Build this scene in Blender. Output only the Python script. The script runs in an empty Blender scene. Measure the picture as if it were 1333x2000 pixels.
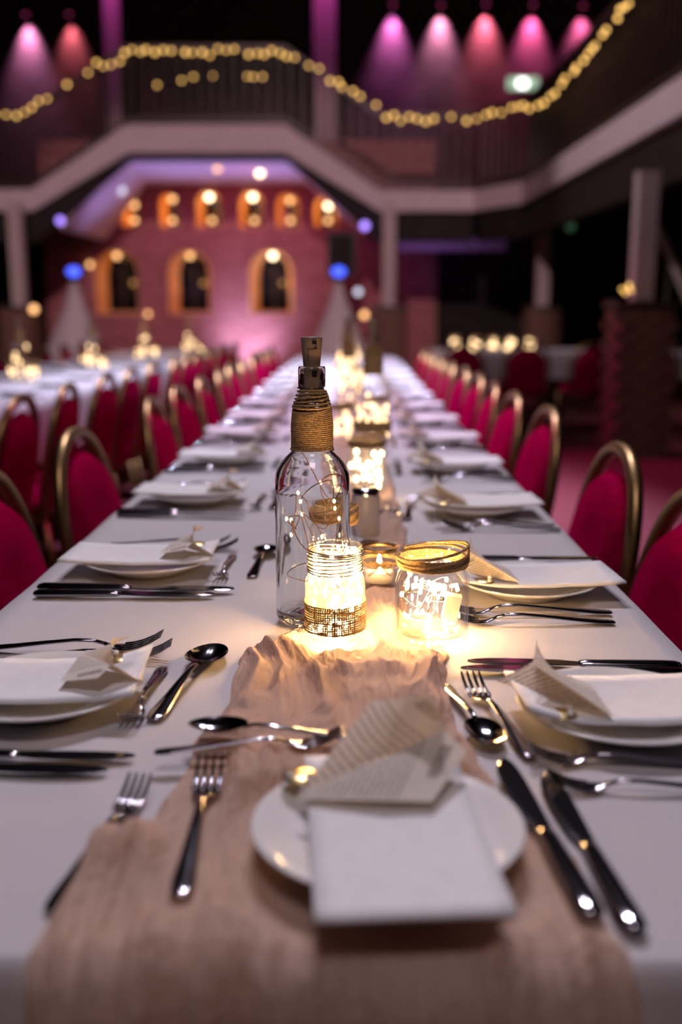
import bpy, bmesh, math, random
from mathutils import Vector, Matrix, noise
R = math.radians
PI = math.pi
ORD = ['first', 'second', 'third', 'fourth', 'fifth', 'sixth', 'seventh', 'eighth', 'ninth', 'tenth', 'eleventh', 'twelfth', 'thirteenth', 'fourteenth', 'fifteenth', 'sixteenth']
random.seed(7)
scn = bpy.context.scene
C = scn.collection

# ------------------------------------------------------------------ camera
CAMZ = 1.095
F = 2000.0
PITCH = math.atan(390.0 / F)
YAW = math.atan(18.5 / F)
cam_d = bpy.data.cameras.new('camera')
cam = bpy.data.objects.new('camera', cam_d)
C.objects.link(cam)
cam.location = (0, 0, CAMZ)
cam.rotation_euler = (PI / 2 - PITCH, 0, YAW)
cam_d.sensor_fit = 'VERTICAL'
cam_d.sensor_height = 36.0
cam_d.lens = 36.0
cam_d.clip_start = 0.02
cam_d.clip_end = 100
cam_d.dof.use_dof = True
cam_d.dof.focus_distance = 1.10
cam_d.dof.aperture_fstop = 2.5
scn.camera = cam
CM = cam.rotation_euler.to_matrix()


def ray(px, py):
    return CM @ Vector(((px - 666.5) / F, (1000.0 - py) / F, -1.0))


def on_z(px, py, z):
    d = ray(px, py)
    t = (z - CAMZ) / d.z
    return Vector((d.x * t, d.y * t, z))


def on_y(px, py, Y):
    d = ray(px, py)
    t = Y / d.y
    return Vector((d.x * t, Y, CAMZ + d.z * t))


TZ = 0.75            # cloth surface


def T(px, py, z=TZ):
    return on_z(px, py, z)


# ------------------------------------------------------------------ world, exposure
w = bpy.data.worlds.new('world')
scn.world = w
w.use_nodes = True
w.node_tree.nodes['Background'].inputs[0].default_value = (0.30, 0.20, 0.36, 1)
w.node_tree.nodes['Background'].inputs[1].default_value = 0.006
scn.view_settings.view_transform = 'Standard'
scn.view_settings.look = 'None'
scn.view_settings.gamma = 1.0
scn.view_settings.use_curve_mapping = False
scn.view_settings.exposure = 0.0
scn.cycles.transparent_max_bounces = 32
scn.cycles.sample_clamp_indirect = 4.0
scn.cycles.max_bounces = 14


# ------------------------------------------------------------------ hall lighting
def spot(name, loc, target, col, power, angle=40, blend=0.6, size=0.08):
    l = bpy.data.lights.new(name, 'SPOT')
    l.color = col
    l.energy = power
    l.spot_size = R(angle)
    l.spot_blend = blend
    l.shadow_soft_size = size
    o = bpy.data.objects.new(name, l)
    C.objects.link(o)
    o.location = loc
    o.rotation_euler = (Vector(target) - Vector(loc)).to_track_quat('-Z', 'Y').to_euler()
    return o


def area(name, loc, target, col, power, sx, sy):
    l = bpy.data.lights.new(name, 'AREA')
    l.shape = 'RECTANGLE'
    l.size = sx
    l.size_y = sy
    l.color = col
    l.energy = power
    o = bpy.data.objects.new(name, l)
    C.objects.link(o)
    o.location = loc
    o.rotation_euler = (Vector(target) - Vector(loc)).to_track_quat('-Z', 'Y').to_euler()
    return o


LAV = (0.76, 0.71, 1.0)
PINK = (1.0, 0.06, 0.45)
# stage rig high above the dance floor (a row of cans that wash the long table)
for i, x in enumerate((-2.4, -1.4, 1.3, 2.3)):
    spot('stage_wash', (x, 7.0, 7.6), (0.0, 4.4 + 0.75 * i, 0.75), LAV, 2000, 34, 0.8, 0.10)
spot('stage_wash', (-0.6, 6.6, 7.6), (-0.1, 0.6, 0.75), (0.98, 0.86, 1.0), 860, 28, 0.7, 0.08)
spot('stage_wash', (0.7, 6.4, 7.6), (0.1, 1.7, 0.75), (0.88, 0.83, 1.0), 780, 28, 0.7, 0.08)
# pink can lighting the floor, and two spots added to brighten the chair rows
spot('pink_wash', (-3.6, 7.6, 5.6), (2.2, 7.0, 0.2), PINK, 1000, 24, 0.9, 0.10)
spot('pink_wash', (-3.4, 5.4, 6.2), (0.55, 3.3, 0.65), PINK, 420, 20, 1.0, 0.10)
spot('pink_wash', (3.4, 5.4, 6.2), (-0.62, 3.5, 0.65), PINK, 420, 20, 1.0, 0.10)
# added unseen fills: a soft overhead one, two spots to brighten the balcony fascia
area('house_light', (0.0, -1.6, 7.6), (0, 2.0, 0), (1.0, 0.84, 0.90), 110, 2.0, 2.0)
spot('balcony_wash', (-1.0, -1.5, 6.4), (-1.5, 15, 1.15), (1.0, 0.64, 0.72), 4000, 31, 0.25, 0.2)
spot('balcony_wash', (-5.0, 8.5, 6.6), (2.45, 9.6, 2.7), (0.95, 0.74, 0.84), 1250, 36, 0.6, 0.2)


# ------------------------------------------------------------------ materials
def nodes(name):
    m = bpy.data.materials.new(name)
    m.use_nodes = True
    nt = m.node_tree
    return m, nt, nt.nodes['Principled BSDF'], nt.nodes['Material Output']


def coords(nt, scale=(1, 1, 1), kind='Object'):
    tc = nt.nodes.new('ShaderNodeTexCoord')
    mp = nt.nodes.new('ShaderNodeMapping')
    mp.inputs['Scale'].default_value = scale
    nt.links.new(tc.outputs[kind], mp.inputs['Vector'])
    return mp.outputs['Vector']


def noise_tex(nt, vec, scale, detail=3):
    n = nt.nodes.new('ShaderNodeTexNoise')
    n.inputs['Scale'].default_value = scale
    n.inputs['Detail'].default_value = detail
    nt.links.new(vec, n.inputs['Vector'])
    return n


def ramp(nt, fac, stops):
    r = nt.nodes.new('ShaderNodeValToRGB')
    e = r.color_ramp.elements
    while len(e) < len(stops):
        e.new(0.5)
    for k, (p, c) in enumerate(stops):
        e[k].position = p
        e[k].color = (*c, 1)
    nt.links.new(fac, r.inputs['Fac'])
    return r.outputs['Color']


def bump(nt, height, strength, dist, bsdf):
    b = nt.nodes.new('ShaderNodeBump')
    b.inputs['Strength'].default_value = strength
    b.inputs['Distance'].default_value = dist
    nt.links.new(height, b.inputs['Height'])
    nt.links.new(b.outputs['Normal'], bsdf.inputs['Normal'])


def simple(name, col, rough=0.5, metal=0.0, var=0.12, nscale=20, bstr=0.0, bdist=0.001, spec=0.5, kind='Object'):
    m, nt, b, _ = nodes(name)
    v = coords(nt, kind=kind)
    n = noise_tex(nt, v, nscale)
    lo = tuple(c * (1 - var) for c in col)
    hi = tuple(min(1, c * (1 + var)) for c in col)
    nt.links.new(ramp(nt, n.outputs['Fac'], [(0.3, lo), (0.7, hi)]), b.inputs['Base Color'])
    b.inputs['Roughness'].default_value = rough
    b.inputs['Metallic'].default_value = metal
    b.inputs['Specular IOR Level'].default_value = spec
    if bstr:
        bump(nt, n.outputs['Fac'], bstr, bdist, b)
    return m


def emit(name, col, strength):
    m, nt, b, out = nodes(name)
    nt.nodes.remove(b)
    e = nt.nodes.new('ShaderNodeEmission')
    e.inputs[0].default_value = (*col, 1)
    e.inputs[1].default_value = strength
    nt.links.new(e.outputs[0], out.inputs['Surface'])
    return m


M = {}
M['cloth'] = simple('white_tablecloth', (0.56, 0.53, 0.545), 0.85, 0, 0.03, 6, 0.25, 0.002, 0.15)
# fine weave on the cloth
_m = M['cloth']; _nt = _m.node_tree
_v = coords(_nt); _n = noise_tex(_nt, _v, 700, 1)
_b0 = [n for n in _nt.nodes if n.type == 'BUMP'][0]
_b1 = _nt.nodes.new('ShaderNodeBump'); _b1.inputs['Strength'].default_value = 0.15; _b1.inputs['Distance'].default_value = 0.0005
_nt.links.new(_n.outputs['Fac'], _b1.inputs['Height']); _nt.links.new(_b1.outputs['Normal'], _b0.inputs['Normal'])

# gauze runner: blush cheesecloth, lets some light through
m, nt, b, out = nodes('blush_gauze')
v = coords(nt)
n1 = noise_tex(nt, v, 14, 4)
nt.links.new(ramp(nt, n1.outputs['Fac'], [(0.25, (0.72, 0.51, 0.41)), (0.75, (0.82, 0.61, 0.50))]), b.inputs['Base Color'])
b.inputs['Roughness'].default_value = 0.9
b.inputs['Specular IOR Level'].default_value = 0.1
wv = nt.nodes.new('ShaderNodeTexNoise'); wv.inputs['Scale'].default_value = 900
nt.links.new(v, wv.inputs['Vector'])
bump(nt, wv.outputs['Fac'], 0.3, 0.0006, b)
_bb = b.inputs['Normal'].links[0].from_node
_vv = coords(nt, (80, 24, 30)); _nn = noise_tex(nt, _vv, 1.0, 4); _nn.inputs['Distortion'].default_value = 2.2
_b2 = nt.nodes.new('ShaderNodeBump'); _b2.inputs['Strength'].default_value = 1.0; _b2.inputs['Distance'].default_value = 0.0045
nt.links.new(_nn.outputs['Fac'], _b2.inputs['Height']); nt.links.new(_b2.outputs['Normal'], _bb.inputs['Normal'])
tl = nt.nodes.new('ShaderNodeBsdfTranslucent'); tl.inputs[0].default_value = (0.80, 0.55, 0.40, 1)
mx = nt.nodes.new('ShaderNodeMixShader'); mx.inputs[0].default_value = 0.45
nt.links.new(b.outputs[0], mx.inputs[1]); nt.links.new(tl.outputs[0], mx.inputs[2])
nt.links.new(mx.outputs[0], out.inputs['Surface'])
M['gauze'] = m

M['china'] = simple('white_china', (0.82, 0.80, 0.78), 0.12, 0, 0.02, 5)
M['napkin'] = simple('white_napkin', (0.84, 0.82, 0.82), 0.9, 0, 0.03, 60, 0.2, 0.0006, 0.1)
M['steel'] = simple('polished_steel', (0.36, 0.34, 0.38), 0.10, 1.0, 0.05, 30)
M['blade'] = simple('brushed_blade', (0.30, 0.28, 0.30), 0.12, 1.0, 0.06, 60)
M['gold'] = simple('gold_tube', (0.30, 0.185, 0.080), 0.36, 1.0, 0.10, 25)
M['pad'] = simple('crimson_fabric', (0.31, 0.0010, 0.042), 0.95, 0, 0.15, 90, 0.3, 0.001, 0.0)
M['twine'] = simple('jute_twine', (0.44, 0.29, 0.14), 0.9, 0, 0.35, 420, 0.8, 0.0008, 0.1)
M['hessian'] = simple('hessian_thread', (0.16, 0.095, 0.035), 0.9, 0, 0.30, 600, 0.4, 0.0004, 0.1)
M['copper'] = simple('copper_wire', (0.80, 0.42, 0.22), 0.25, 1.0, 0.05, 30)
M['silver_wire'] = simple('silver_wire', (0.85, 0.80, 0.70), 0.25, 1.0, 0.05, 30)
M['cork'] = simple('taupe_plastic_cork', (0.30, 0.215, 0.150), 0.55, 0, 0.10, 60, 0.1, 0.0005)
M['black'] = simple('black_plastic', (0.012, 0.011, 0.011), 0.5, 0, 0.2, 30)
M['wax'] = simple('white_wax', (0.82, 0.76, 0.68), 0.5, 0, 0.03, 20)
M['goldleaf'] = simple('gold_disc', (0.62, 0.48, 0.22), 0.30, 1.0, 0.2, 200)
M['pearl'] = simple('pearl_bead', (0.88, 0.85, 0.80), 0.12, 0, 0.02, 20)
M['shaker'] = simple('pale_ceramic', (0.46, 0.41, 0.44), 0.35, 0, 0.05, 20)
M['chrome'] = simple('chrome_cap', (0.75, 0.75, 0.80), 0.12, 1.0, 0.03, 20)
M['battery'] = simple('white_battery_box', (0.80, 0.78, 0.74), 0.4, 0, 0.03, 20)
M['carpet'] = simple('red_brown_carpet', (0.20, 0.050, 0.062), 0.95, 0, 0.30, 60, 0.4, 0.004, 0.05)
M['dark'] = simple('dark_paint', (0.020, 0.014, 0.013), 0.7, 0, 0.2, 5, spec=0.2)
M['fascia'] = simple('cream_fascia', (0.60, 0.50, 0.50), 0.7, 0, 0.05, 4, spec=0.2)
M['soffit'] = simple('white_plaster', (0.74, 0.68, 0.74), 0.8, 0, 0.04, 4, spec=0.2)
M['ochre'] = simple('ochre_plaster', (0.86, 0.52, 0.20), 0.8, 0, 0.10, 8, spec=0.2)
M['wood'] = simple('dark_wood', (0.035, 0.016, 0.009), 0.45, 0, 0.35, 9)
M['oakwood'] = simple('oak_wood', (0.30, 0.15, 0.06), 0.5, 0, 0.3, 12)
M['post'] = simple('cream_post', (0.46, 0.38, 0.35), 0.7, 0, 0.06, 8, spec=0.2)
M['mortar'] = simple('grey_mortar', (0.16, 0.12, 0.10), 0.9, 0, 0.2, 40)
M['brick'] = simple('brown_brick', (0.16, 0.085, 0.058), 0.85, 0, 0.45, 6, 0.5, 0.004, 0.15)
M['scrim'] = simple('white_scrim', (0.52, 0.46, 0.46), 0.85, 0, 0.05, 10, spec=0.1)
M['glassdark'] = simple('dark_glazing', (0.010, 0.009, 0.010), 0.12, 0, 0.1, 5)
M['exitgreen'] = emit('exit_sign_face', (0.50, 0.72, 0.52), 0.9)
M['exitwhite'] = emit('exit_sign_lamp', (1.0, 1.0, 0.95), 4.0)
M['led'] = emit('warm_led', (1.0, 0.57, 0.22), 400.0)
M['led_soft'] = emit('warm_led_small', (1.0, 0.62, 0.28), 90.0)
M['led_far'] = emit('warm_led_far', (1.0, 0.66, 0.34), 4.0)
M['led_mid'] = emit('warm_led_mid', (1.0, 0.66, 0.32), 22.0)
M['fairy'] = emit('amber_fairy_bulb', (1.0, 0.56, 0.15), 2.9)
M['lamp'] = emit('warm_lamp', (1.0, 0.72, 0.44), 8.0)
M['lamp_dim'] = emit('amber_lamp', (1.0, 0.50, 0.20), 2.8)
M['lamp_violet'] = emit('violet_lamp', (0.40, 0.24, 1.0), 2.6)
M['lamp_blue'] = emit('blue_lamp', (0.07, 0.12, 1.0), 2.4)
M['lamp_pink'] = emit('pink_lamp', (1.0, 0.10, 0.35), 0.7)
M['lamp_white'] = emit('cool_lamp', (0.8, 0.8, 1.0), 1.6)
M['lamp_green'] = emit('green_lamp', (0.12, 0.3, 0.15), 0.25)
M['flame'] = emit('candle_flame', (1.0, 0.62, 0.24), 160.0)

# printed book page: rows of tiny type, in the page's own coordinates
m, nt, b, out = nodes('printed_book_page')
uv = coords(nt, (1, 1, 1), 'UV')
sx = nt.nodes.new('ShaderNodeSeparateXYZ'); nt.links.new(uv, sx.inputs[0])


def mth(nt, op, a, bb=None, c=None):
    n = nt.nodes.new('ShaderNodeMath'); n.operation = op
    for k, q in enumerate((a, bb, c)):
        if q is None:
            continue
        if isinstance(q, (int, float)):
            n.inputs[k].default_value = q
        else:
            nt.links.new(q, n.inputs[k])
    return n.outputs[0]


rows = mth(nt, 'FRACT', mth(nt, 'MULTIPLY', sx.outputs[1], 21))
inrow = mth(nt, 'MULTIPLY', mth(nt, 'GREATER_THAN', rows, 0.30), mth(nt, 'LESS_THAN', rows, 0.68))
mp = nt.nodes.new('ShaderNodeMapping'); mp.inputs['Scale'].default_value = (46, 32, 1); nt.links.new(uv, mp.inputs['Vector'])
nn = noise_tex(nt, mp.outputs['Vector'], 1.0, 1)
ink = mth(nt, 'MULTIPLY', inrow, mth(nt, 'GREATER_THAN', nn.outputs['Fac'], 0.42))
inx = mth(nt, 'MULTIPLY', mth(nt, 'GREATER_THAN', sx.outputs[0], 0.08), mth(nt, 'LESS_THAN', sx.outputs[0], 0.92))
iny = mth(nt, 'MULTIPLY', mth(nt, 'GREATER_THAN', sx.outputs[1], 0.06), mth(nt, 'LESS_THAN', sx.outputs[1], 0.70))
# heading line
hd = mth(nt, 'MULTIPLY', mth(nt, 'GREATER_THAN', sx.outputs[1], 0.82), mth(nt, 'LESS_THAN', sx.outputs[1], 0.90))
hx = mth(nt, 'MULTIPLY', mth(nt, 'GREATER_THAN', sx.outputs[0], 0.30), mth(nt, 'LESS_THAN', sx.outputs[0], 0.72))
hd = mth(nt, 'MULTIPLY', hd, mth(nt, 'MULTIPLY', hx, mth(nt, 'GREATER_THAN', nn.outputs['Fac'], 0.40)))
ink = mth(nt, 'MAXIMUM', mth(nt, 'MULTIPLY', ink, mth(nt, 'MULTIPLY', inx, iny)), hd)
nt.links.new(ramp(nt, ink, [(0.0, (0.86, 0.78, 0.69)), (1.0, (0.34, 0.29, 0.26))]), b.inputs['Base Color'])
b.inputs['Roughness'].default_value = 0.85
b.inputs['Specular IOR Level'].default_value = 0.15
tl = nt.nodes.new('ShaderNodeBsdfTranslucent'); tl.inputs[0].default_value = (0.75, 0.58, 0.38, 1)
mx = nt.nodes.new('ShaderNodeMixShader'); mx.inputs[0].default_value = 0.18
nt.links.new(b.outputs[0], mx.inputs[1]); nt.links.new(tl.outputs[0], mx.inputs[2])
nt.links.new(mx.outputs[0], out.inputs['Surface'])
M['page'] = m


def thin_glass(name, haze, tint=(0.97, 0.96, 0.93)):
    m, nt, b, out = nodes(name)
    nt.nodes.remove(b)
    tr = nt.nodes.new('ShaderNodeBsdfTransparent'); tr.inputs[0].default_value = (*tint, 1)
    gl = nt.nodes.new('ShaderNodeBsdfGlossy'); gl.inputs['Roughness'].default_value = 0.03
    fr = nt.nodes.new('ShaderNodeLayerWeight'); fr.inputs[0].default_value = 0.5
    v = coords(nt); n = noise_tex(nt, v, 45, 2)
    bp = nt.nodes.new('ShaderNodeBump'); bp.inputs['Strength'].default_value = 0.35; bp.inputs['Distance'].default_value = 0.002
    nt.links.new(n.outputs['Fac'], bp.inputs['Height'])
    nt.links.new(bp.outputs['Normal'], gl.inputs['Normal']); nt.links.new(bp.outputs['Normal'], fr.inputs['Normal'])
    mx = nt.nodes.new('ShaderNodeMixShader')
    pw_ = mth(nt, 'MULTIPLY_ADD', mth(nt, 'POWER', fr.outputs['Facing'], 4.0), 0.75, 0.035)
    nt.links.new(pw_, mx.inputs[0]); nt.links.new(tr.outputs[0], mx.inputs[1]); nt.links.new(gl.outputs[0], mx.inputs[2])
    last = mx.outputs[0]
    if haze:
        tl = nt.nodes.new('ShaderNodeBsdfTranslucent'); tl.inputs[0].default_value = (0.95, 0.92, 0.85, 1)
        mh = nt.nodes.new('ShaderNodeMixShader'); mh.inputs[0].default_value = haze
        nt.links.new(last, mh.inputs[1]); nt.links.new(tl.outputs[0], mh.inputs[2])
        last = mh.outputs[0]
    nt.links.new(last, out.inputs['Surface'])
    return m


M['jar'] = thin_glass('clear_jar_glass', 0.0, (0.985, 0.985, 0.98))
M['jar_hazy'] = thin_glass('hazy_jar_glass', 0.035, (0.985, 0.98, 0.97))
m, nt, b, out = nodes('thick_bottle_glass')
b.inputs['Base Color'].default_value = (0.96, 0.97, 0.96, 1)
b.inputs['Roughness'].default_value = 0.0
b.inputs['IOR'].default_value = 1.46
b.inputs['Transmission Weight'].default_value = 1.0
v = coords(nt); n = noise_tex(nt, v, 28, 1)
bump(nt, n.outputs['Fac'], 0.10, 0.002, b)
M['bottle'] = m


def brick_mat(name, c1, c2, mort, scale, bw=0.215, bh=0.075):
    m, nt, b, out = nodes(name)
    tc = nt.nodes.new('ShaderNodeTexCoord')
    sp = nt.nodes.new('ShaderNodeSeparateXYZ'); nt.links.new(tc.outputs['Object'], sp.inputs[0])
    cb = nt.nodes.new('ShaderNodeCombineXYZ')
    ad = nt.nodes.new('ShaderNodeMath'); ad.operation = 'ADD'
    nt.links.new(sp.outputs[0], ad.inputs[0]); nt.links.new(sp.outputs[1], ad.inputs[1])
    nt.links.new(ad.outputs[0], cb.inputs[0]); nt.links.new(sp.outputs[2], cb.inputs[1])
    br = nt.nodes.new('ShaderNodeTexBrick')
    br.inputs['Color1'].default_value = (*c1, 1); br.inputs['Color2'].default_value = (*c2, 1); br.inputs['Mortar'].default_value = (*mort, 1)
    br.inputs['Scale'].default_value = scale
    br.inputs['Brick Width'].default_value = bw; br.inputs['Row Height'].default_value = bh
    br.inputs['Mortar Size'].default_value = 0.008
    nt.links.new(cb.outputs[0], br.inputs['Vector'])
    nt.links.new(br.outputs['Color'], b.inputs['Base Color'])
    b.inputs['Roughness'].default_value = 0.9
    b.inputs['Specular IOR Level'].default_value = 0.15
    bump(nt, br.outputs['Fac'], 0.5, -0.01, b)
    return m


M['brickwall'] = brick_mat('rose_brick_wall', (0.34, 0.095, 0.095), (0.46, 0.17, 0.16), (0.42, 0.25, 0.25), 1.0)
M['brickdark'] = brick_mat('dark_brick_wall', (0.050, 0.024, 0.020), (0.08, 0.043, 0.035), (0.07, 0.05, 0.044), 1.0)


# ------------------------------------------------------------------ mesh helpers
class MB:
    def __init__(s):
        s.v, s.f, s.uv = [], [], {}

    def add(s, vs, fs):
        o = len(s.v)
        s.v += [tuple(v) for v in vs]
        s.f += [tuple(i + o for i in f) for f in fs]
        return s

    def box(s, lo, hi, mat=None):
        x0, y0, z0 = lo; x1, y1, z1 = hi
        vs = [Vector(p) for p in ((x0, y0, z0), (x1, y0, z0), (x1, y1, z0), (x0, y1, z0), (x0, y0, z1), (x1, y0, z1), (x1, y1, z1), (x0, y1, z1))]
        if mat:
            vs = [mat @ v for v in vs]
        return s.add(vs, [(0, 3, 2, 1), (4, 5, 6, 7), (0, 1, 5, 4), (1, 2, 6, 5), (2, 3, 7, 6), (3, 0, 4, 7)])

    def lathe(s, prof, n=32, c=(0, 0, 0), closed=False):
        vs, fs = [], []
        k = len(prof)
        for i in range(n):
            a = 2 * PI * i / n
            for r, z in prof:
                vs.append((c[0] + r * math.cos(a), c[1] + r * math.sin(a), c[2] + z))
        for i in range(n):
            j = (i + 1) % n
            for q in range(k if closed else k - 1):
                q2 = (q + 1) % k
                fs.append((i * k + q, j * k + q, j * k + q2, i * k + q2))
        return s.add(vs, fs)

    def tube(s, pts, r, n=6, closed=False, caps=True):
        pts = [Vector(p) for p in pts]
        m = len(pts)
        rr = r if isinstance(r, (list, tuple)) else [r] * m
        vs, fs = [], []
        up = Vector((0, 0, 1))
        prev = None
        for i, p in enumerate(pts):
            if closed:
                t = pts[(i + 1) % m] - pts[i - 1]
            else:
                t = pts[min(i + 1, m - 1)] - pts[max(i - 1, 0)]
            if t.length < 1e-9:
                t = Vector((0, 0, 1))
            t.normalize()
            if prev is None:
                a = up if abs(t.z) < 0.9 else Vector((1, 0, 0))
                u = t.cross(a).normalized()
            else:
                u = prev - t * prev.dot(t)
                if u.length < 1e-6:
                    u = t.orthogonal()
                u.normalize()
            prev = u
            wv_ = t.cross(u)
            for k in range(n):
                a = 2 * PI * k / n
                vs.append(p + (u * math.cos(a) + wv_ * math.sin(a)) * rr[i])
        for i in range(m if closed else m - 1):
            j = (i + 1) % m
            for k in range(n):
                k2 = (k + 1) % n
                fs.append((i * n + k, i * n + k2, j * n + k2, j * n + k))
        if caps and not closed:
            fs.append(tuple(range(n - 1, -1, -1)))
            fs.append(tuple((m - 1) * n + k for k in range(n)))
        return s.add(vs, fs)

    def loft(s, rings, caps=True):
        n = len(rings[0]); vs = [p for r_ in rings for p in r_]; fs = []
        for i in range(len(rings) - 1):
            for k in range(n):
                k2 = (k + 1) % n
                fs.append((i * n + k, i * n + k2, (i + 1) * n + k2, (i + 1) * n + k))
        if caps:
            fs.append(tuple(range(n - 1, -1, -1)))
            fs.append(tuple((len(rings) - 1) * n + k for k in range(n)))
        return s.add(vs, fs)

    def sphere(s, c, r, n=8, m=6, sc=(1, 1, 1)):
        vs, fs = [], []
        for i in range(1, m):
            t = PI * i / m
            for k in range(n):
                a = 2 * PI * k / n
                vs.append((c[0] + r * sc[0] * math.sin(t) * math.cos(a), c[1] + r * sc[1] * math.sin(t) * math.sin(a), c[2] + r * sc[2] * math.cos(t)))
        vs.append((c[0], c[1], c[2] + r * sc[2])); vs.append((c[0], c[1], c[2] - r * sc[2]))
        a_, b_ = len(vs) - 2, len(vs) - 1
        for i in range(m - 2):
            for k in range(n):
                k2 = (k + 1) % n
                fs.append((i * n + k, (i + 1) * n + k, (i + 1) * n + k2, i * n + k2))
        for k in range(n):
            k2 = (k + 1) % n
            fs.append((a_, k, k2)); fs.append((b_, (m - 2) * n + k2, (m - 2) * n + k))
        return s.add(vs, fs)

    def grid(s, fn, nu, nv):
        vs = [fn(i / (nu - 1), j / (nv - 1)) for j in range(nv) for i in range(nu)]
        fs = [(j * nu + i, j * nu + i + 1, (j + 1) * nu + i + 1, (j + 1) * nu + i) for j in range(nv - 1) for i in range(nu - 1)]
        return s.add(vs, fs)

    def mesh(s, name, mat, smooth=True):
        me = bpy.data.meshes.new(name)
        me.from_pydata(s.v, [], s.f)
        me.validate()
        if smooth:
            me.polygons.foreach_set('use_smooth', [True] * len(me.polygons))
        me.materials.append(M[mat] if isinstance(mat, str) else mat)
        me.update()
        return me

    def obj(s, name, mat, parent=None, smooth=True, loc=None):
        return link(name, s.mesh(name, mat, smooth), parent, loc)


def link(name, me, parent=None, loc=None):
    o = bpy.data.objects.new(name, me)
    C.objects.link(o)
    if parent:
        o.parent = parent
    if loc is not None:
        o.location = loc
    return o


def tag(o, label=None, cat=None, group=None, kind=None):
    if label: o['label'] = label
    if cat: o['category'] = cat
    if group: o['group'] = group
    if kind: o['kind'] = kind
    return o


def thing(name, label, cat, loc=(0, 0, 0), rz=0, group=None):
    o = bpy.data.objects.new(name, None)
    o.empty_display_size = 0.05
    C.objects.link(o)
    o.location = loc
    o.rotation_euler = (0, 0, rz)
    return tag(o, label, cat, group)


def dup(root, label=None, group=None):
    r = root.copy()
    C.objects.link(r)
    if label: r['label'] = label
    if group: r['group'] = group
    for ch in root.children:
        c = ch.copy(); C.objects.link(c); c.parent = r
        for g in ch.children:
            d = g.copy(); C.objects.link(d); d.parent = c
    return r


def struct(name, label, mb, mat, smooth=False):
    o = mb.obj(name, mat, None, smooth)
    return tag(o, label, None, None, 'structure')


def lerp_table(tab, x):
    if x <= tab[0][0]: return tab[0][1:]
    for a, b_ in zip(tab, tab[1:]):
        if x <= b_[0]:
            t = (x - a[0]) / (b_[0] - a[0])
            return tuple(p + (q - p) * t for p, q in zip(a[1:], b_[1:]))
    return tab[-1][1:]


# ------------------------------------------------------------------ the hall
XL, XR, YB, YF, ZC = -9.0, 6.5, -4.0, 22.0, 8.2
struct('floor', 'dark red brown carpet floor of the hall', MB().add([(XL, YB, 0), (XR, YB, 0), (XR, YF, 0), (XL, YF, 0)], [(0, 1, 2, 3)]), 'carpet')
struct('ceiling', 'dark high ceiling of the hall', MB().box((XL, YB, ZC), (XR, YF, ZC + 0.2)), 'dark')
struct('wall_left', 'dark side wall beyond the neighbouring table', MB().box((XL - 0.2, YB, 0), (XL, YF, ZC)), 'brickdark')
struct('wall_right', 'dark side wall behind the brick pillars', MB().box((XR, YB, 0), (XR + 0.2, YF, ZC)), 'dark')
struct('wall_back', 'dark wall behind the table end', MB().box((XL, YB - 0.2, 0), (XR, YB, ZC)), 'dark')
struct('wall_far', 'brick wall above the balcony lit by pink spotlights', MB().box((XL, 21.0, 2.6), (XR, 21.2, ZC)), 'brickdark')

# ---- stage facade with arched windows
FY = 18.0


def arch_poly(cx, w_, z0, z1, n=10):
    r = w_ / 2
    pts = [(cx - r, z0), (cx + r, z0)]
    for k in range(n + 1):
        a = PI * k / n
        pts.append((cx + r * math.cos(a), z1 - r + r * math.sin(a)))
    return pts


wins = []
for (x0, x1, y0, y1) in ((236, 274, 378, 444), (309, 350, 376, 444), (381, 434, 372, 444), (465, 517, 372, 444), (538, 586, 376, 444), (612, 660, 380, 444),
                         (182, 274, 487, 614), (326, 414, 487, 614), (486, 574, 487, 614)):
    a = on_y(x0, y0, FY); b_ = on_y(x1, y1, FY)
    wins.append(((a.x + b_.x) / 2, b_.x - a.x, b_.z, a.z))
fl = on_y(150, 400, FY).x
fr_ = on_y(712, 400, FY).x
ftop = on_y(400, 335, FY).z


def extrude_poly(mb, poly, y0, y1):
    n = len(poly)
    vs = [(x, y0, z) for x, z in poly] + [(x, y1, z) for x, z in poly]
    fs = [tuple(range(n)), tuple(range(2 * n - 1, n - 1, -1))]
    for k in range(n):
        k2 = (k + 1) % n
        fs.append((k, k + n, k2 + n, k2))
    return mb.add(vs, fs)


cut = MB()
for (cx, w_, z0, z1) in wins:
    extrude_poly(cut, arch_poly(cx, w_, z0, z1), FY - 0.2, FY + 0.8)
cut_me = cut.mesh('cutter', 'dark', False)
bmx = bmesh.new(); bmx.from_mesh(cut_me); bmesh.ops.recalc_face_normals(bmx, faces=bmx.faces); bmx.to_mesh(cut_me); bmx.free()
cut_o = link('cutter', cut_me)
fac = struct('wall_stage', 'rose brick stage wall with two rows of arched windows', MB().box((fl - 0.6, FY, 0), (fr_ + 1.2, FY + 0.45, ftop + 0.5)), 'brickwall')
md = fac.modifiers.new('openings', 'BOOLEAN'); md.object = cut_o; md.operation = 'DIFFERENCE'; md.solver = 'EXACT'
bpy.context.view_layer.update()
dg = bpy.context.evaluated_depsgraph_get()
new_me = bpy.data.meshes.new_from_object(fac.evaluated_get(dg))
fac.modifiers.clear()
fac.data = new_me
bpy.data.objects.remove(cut_o)
if not len(fac.data.materials):
    fac.data.materials.append(M['brickwall'])

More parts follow.
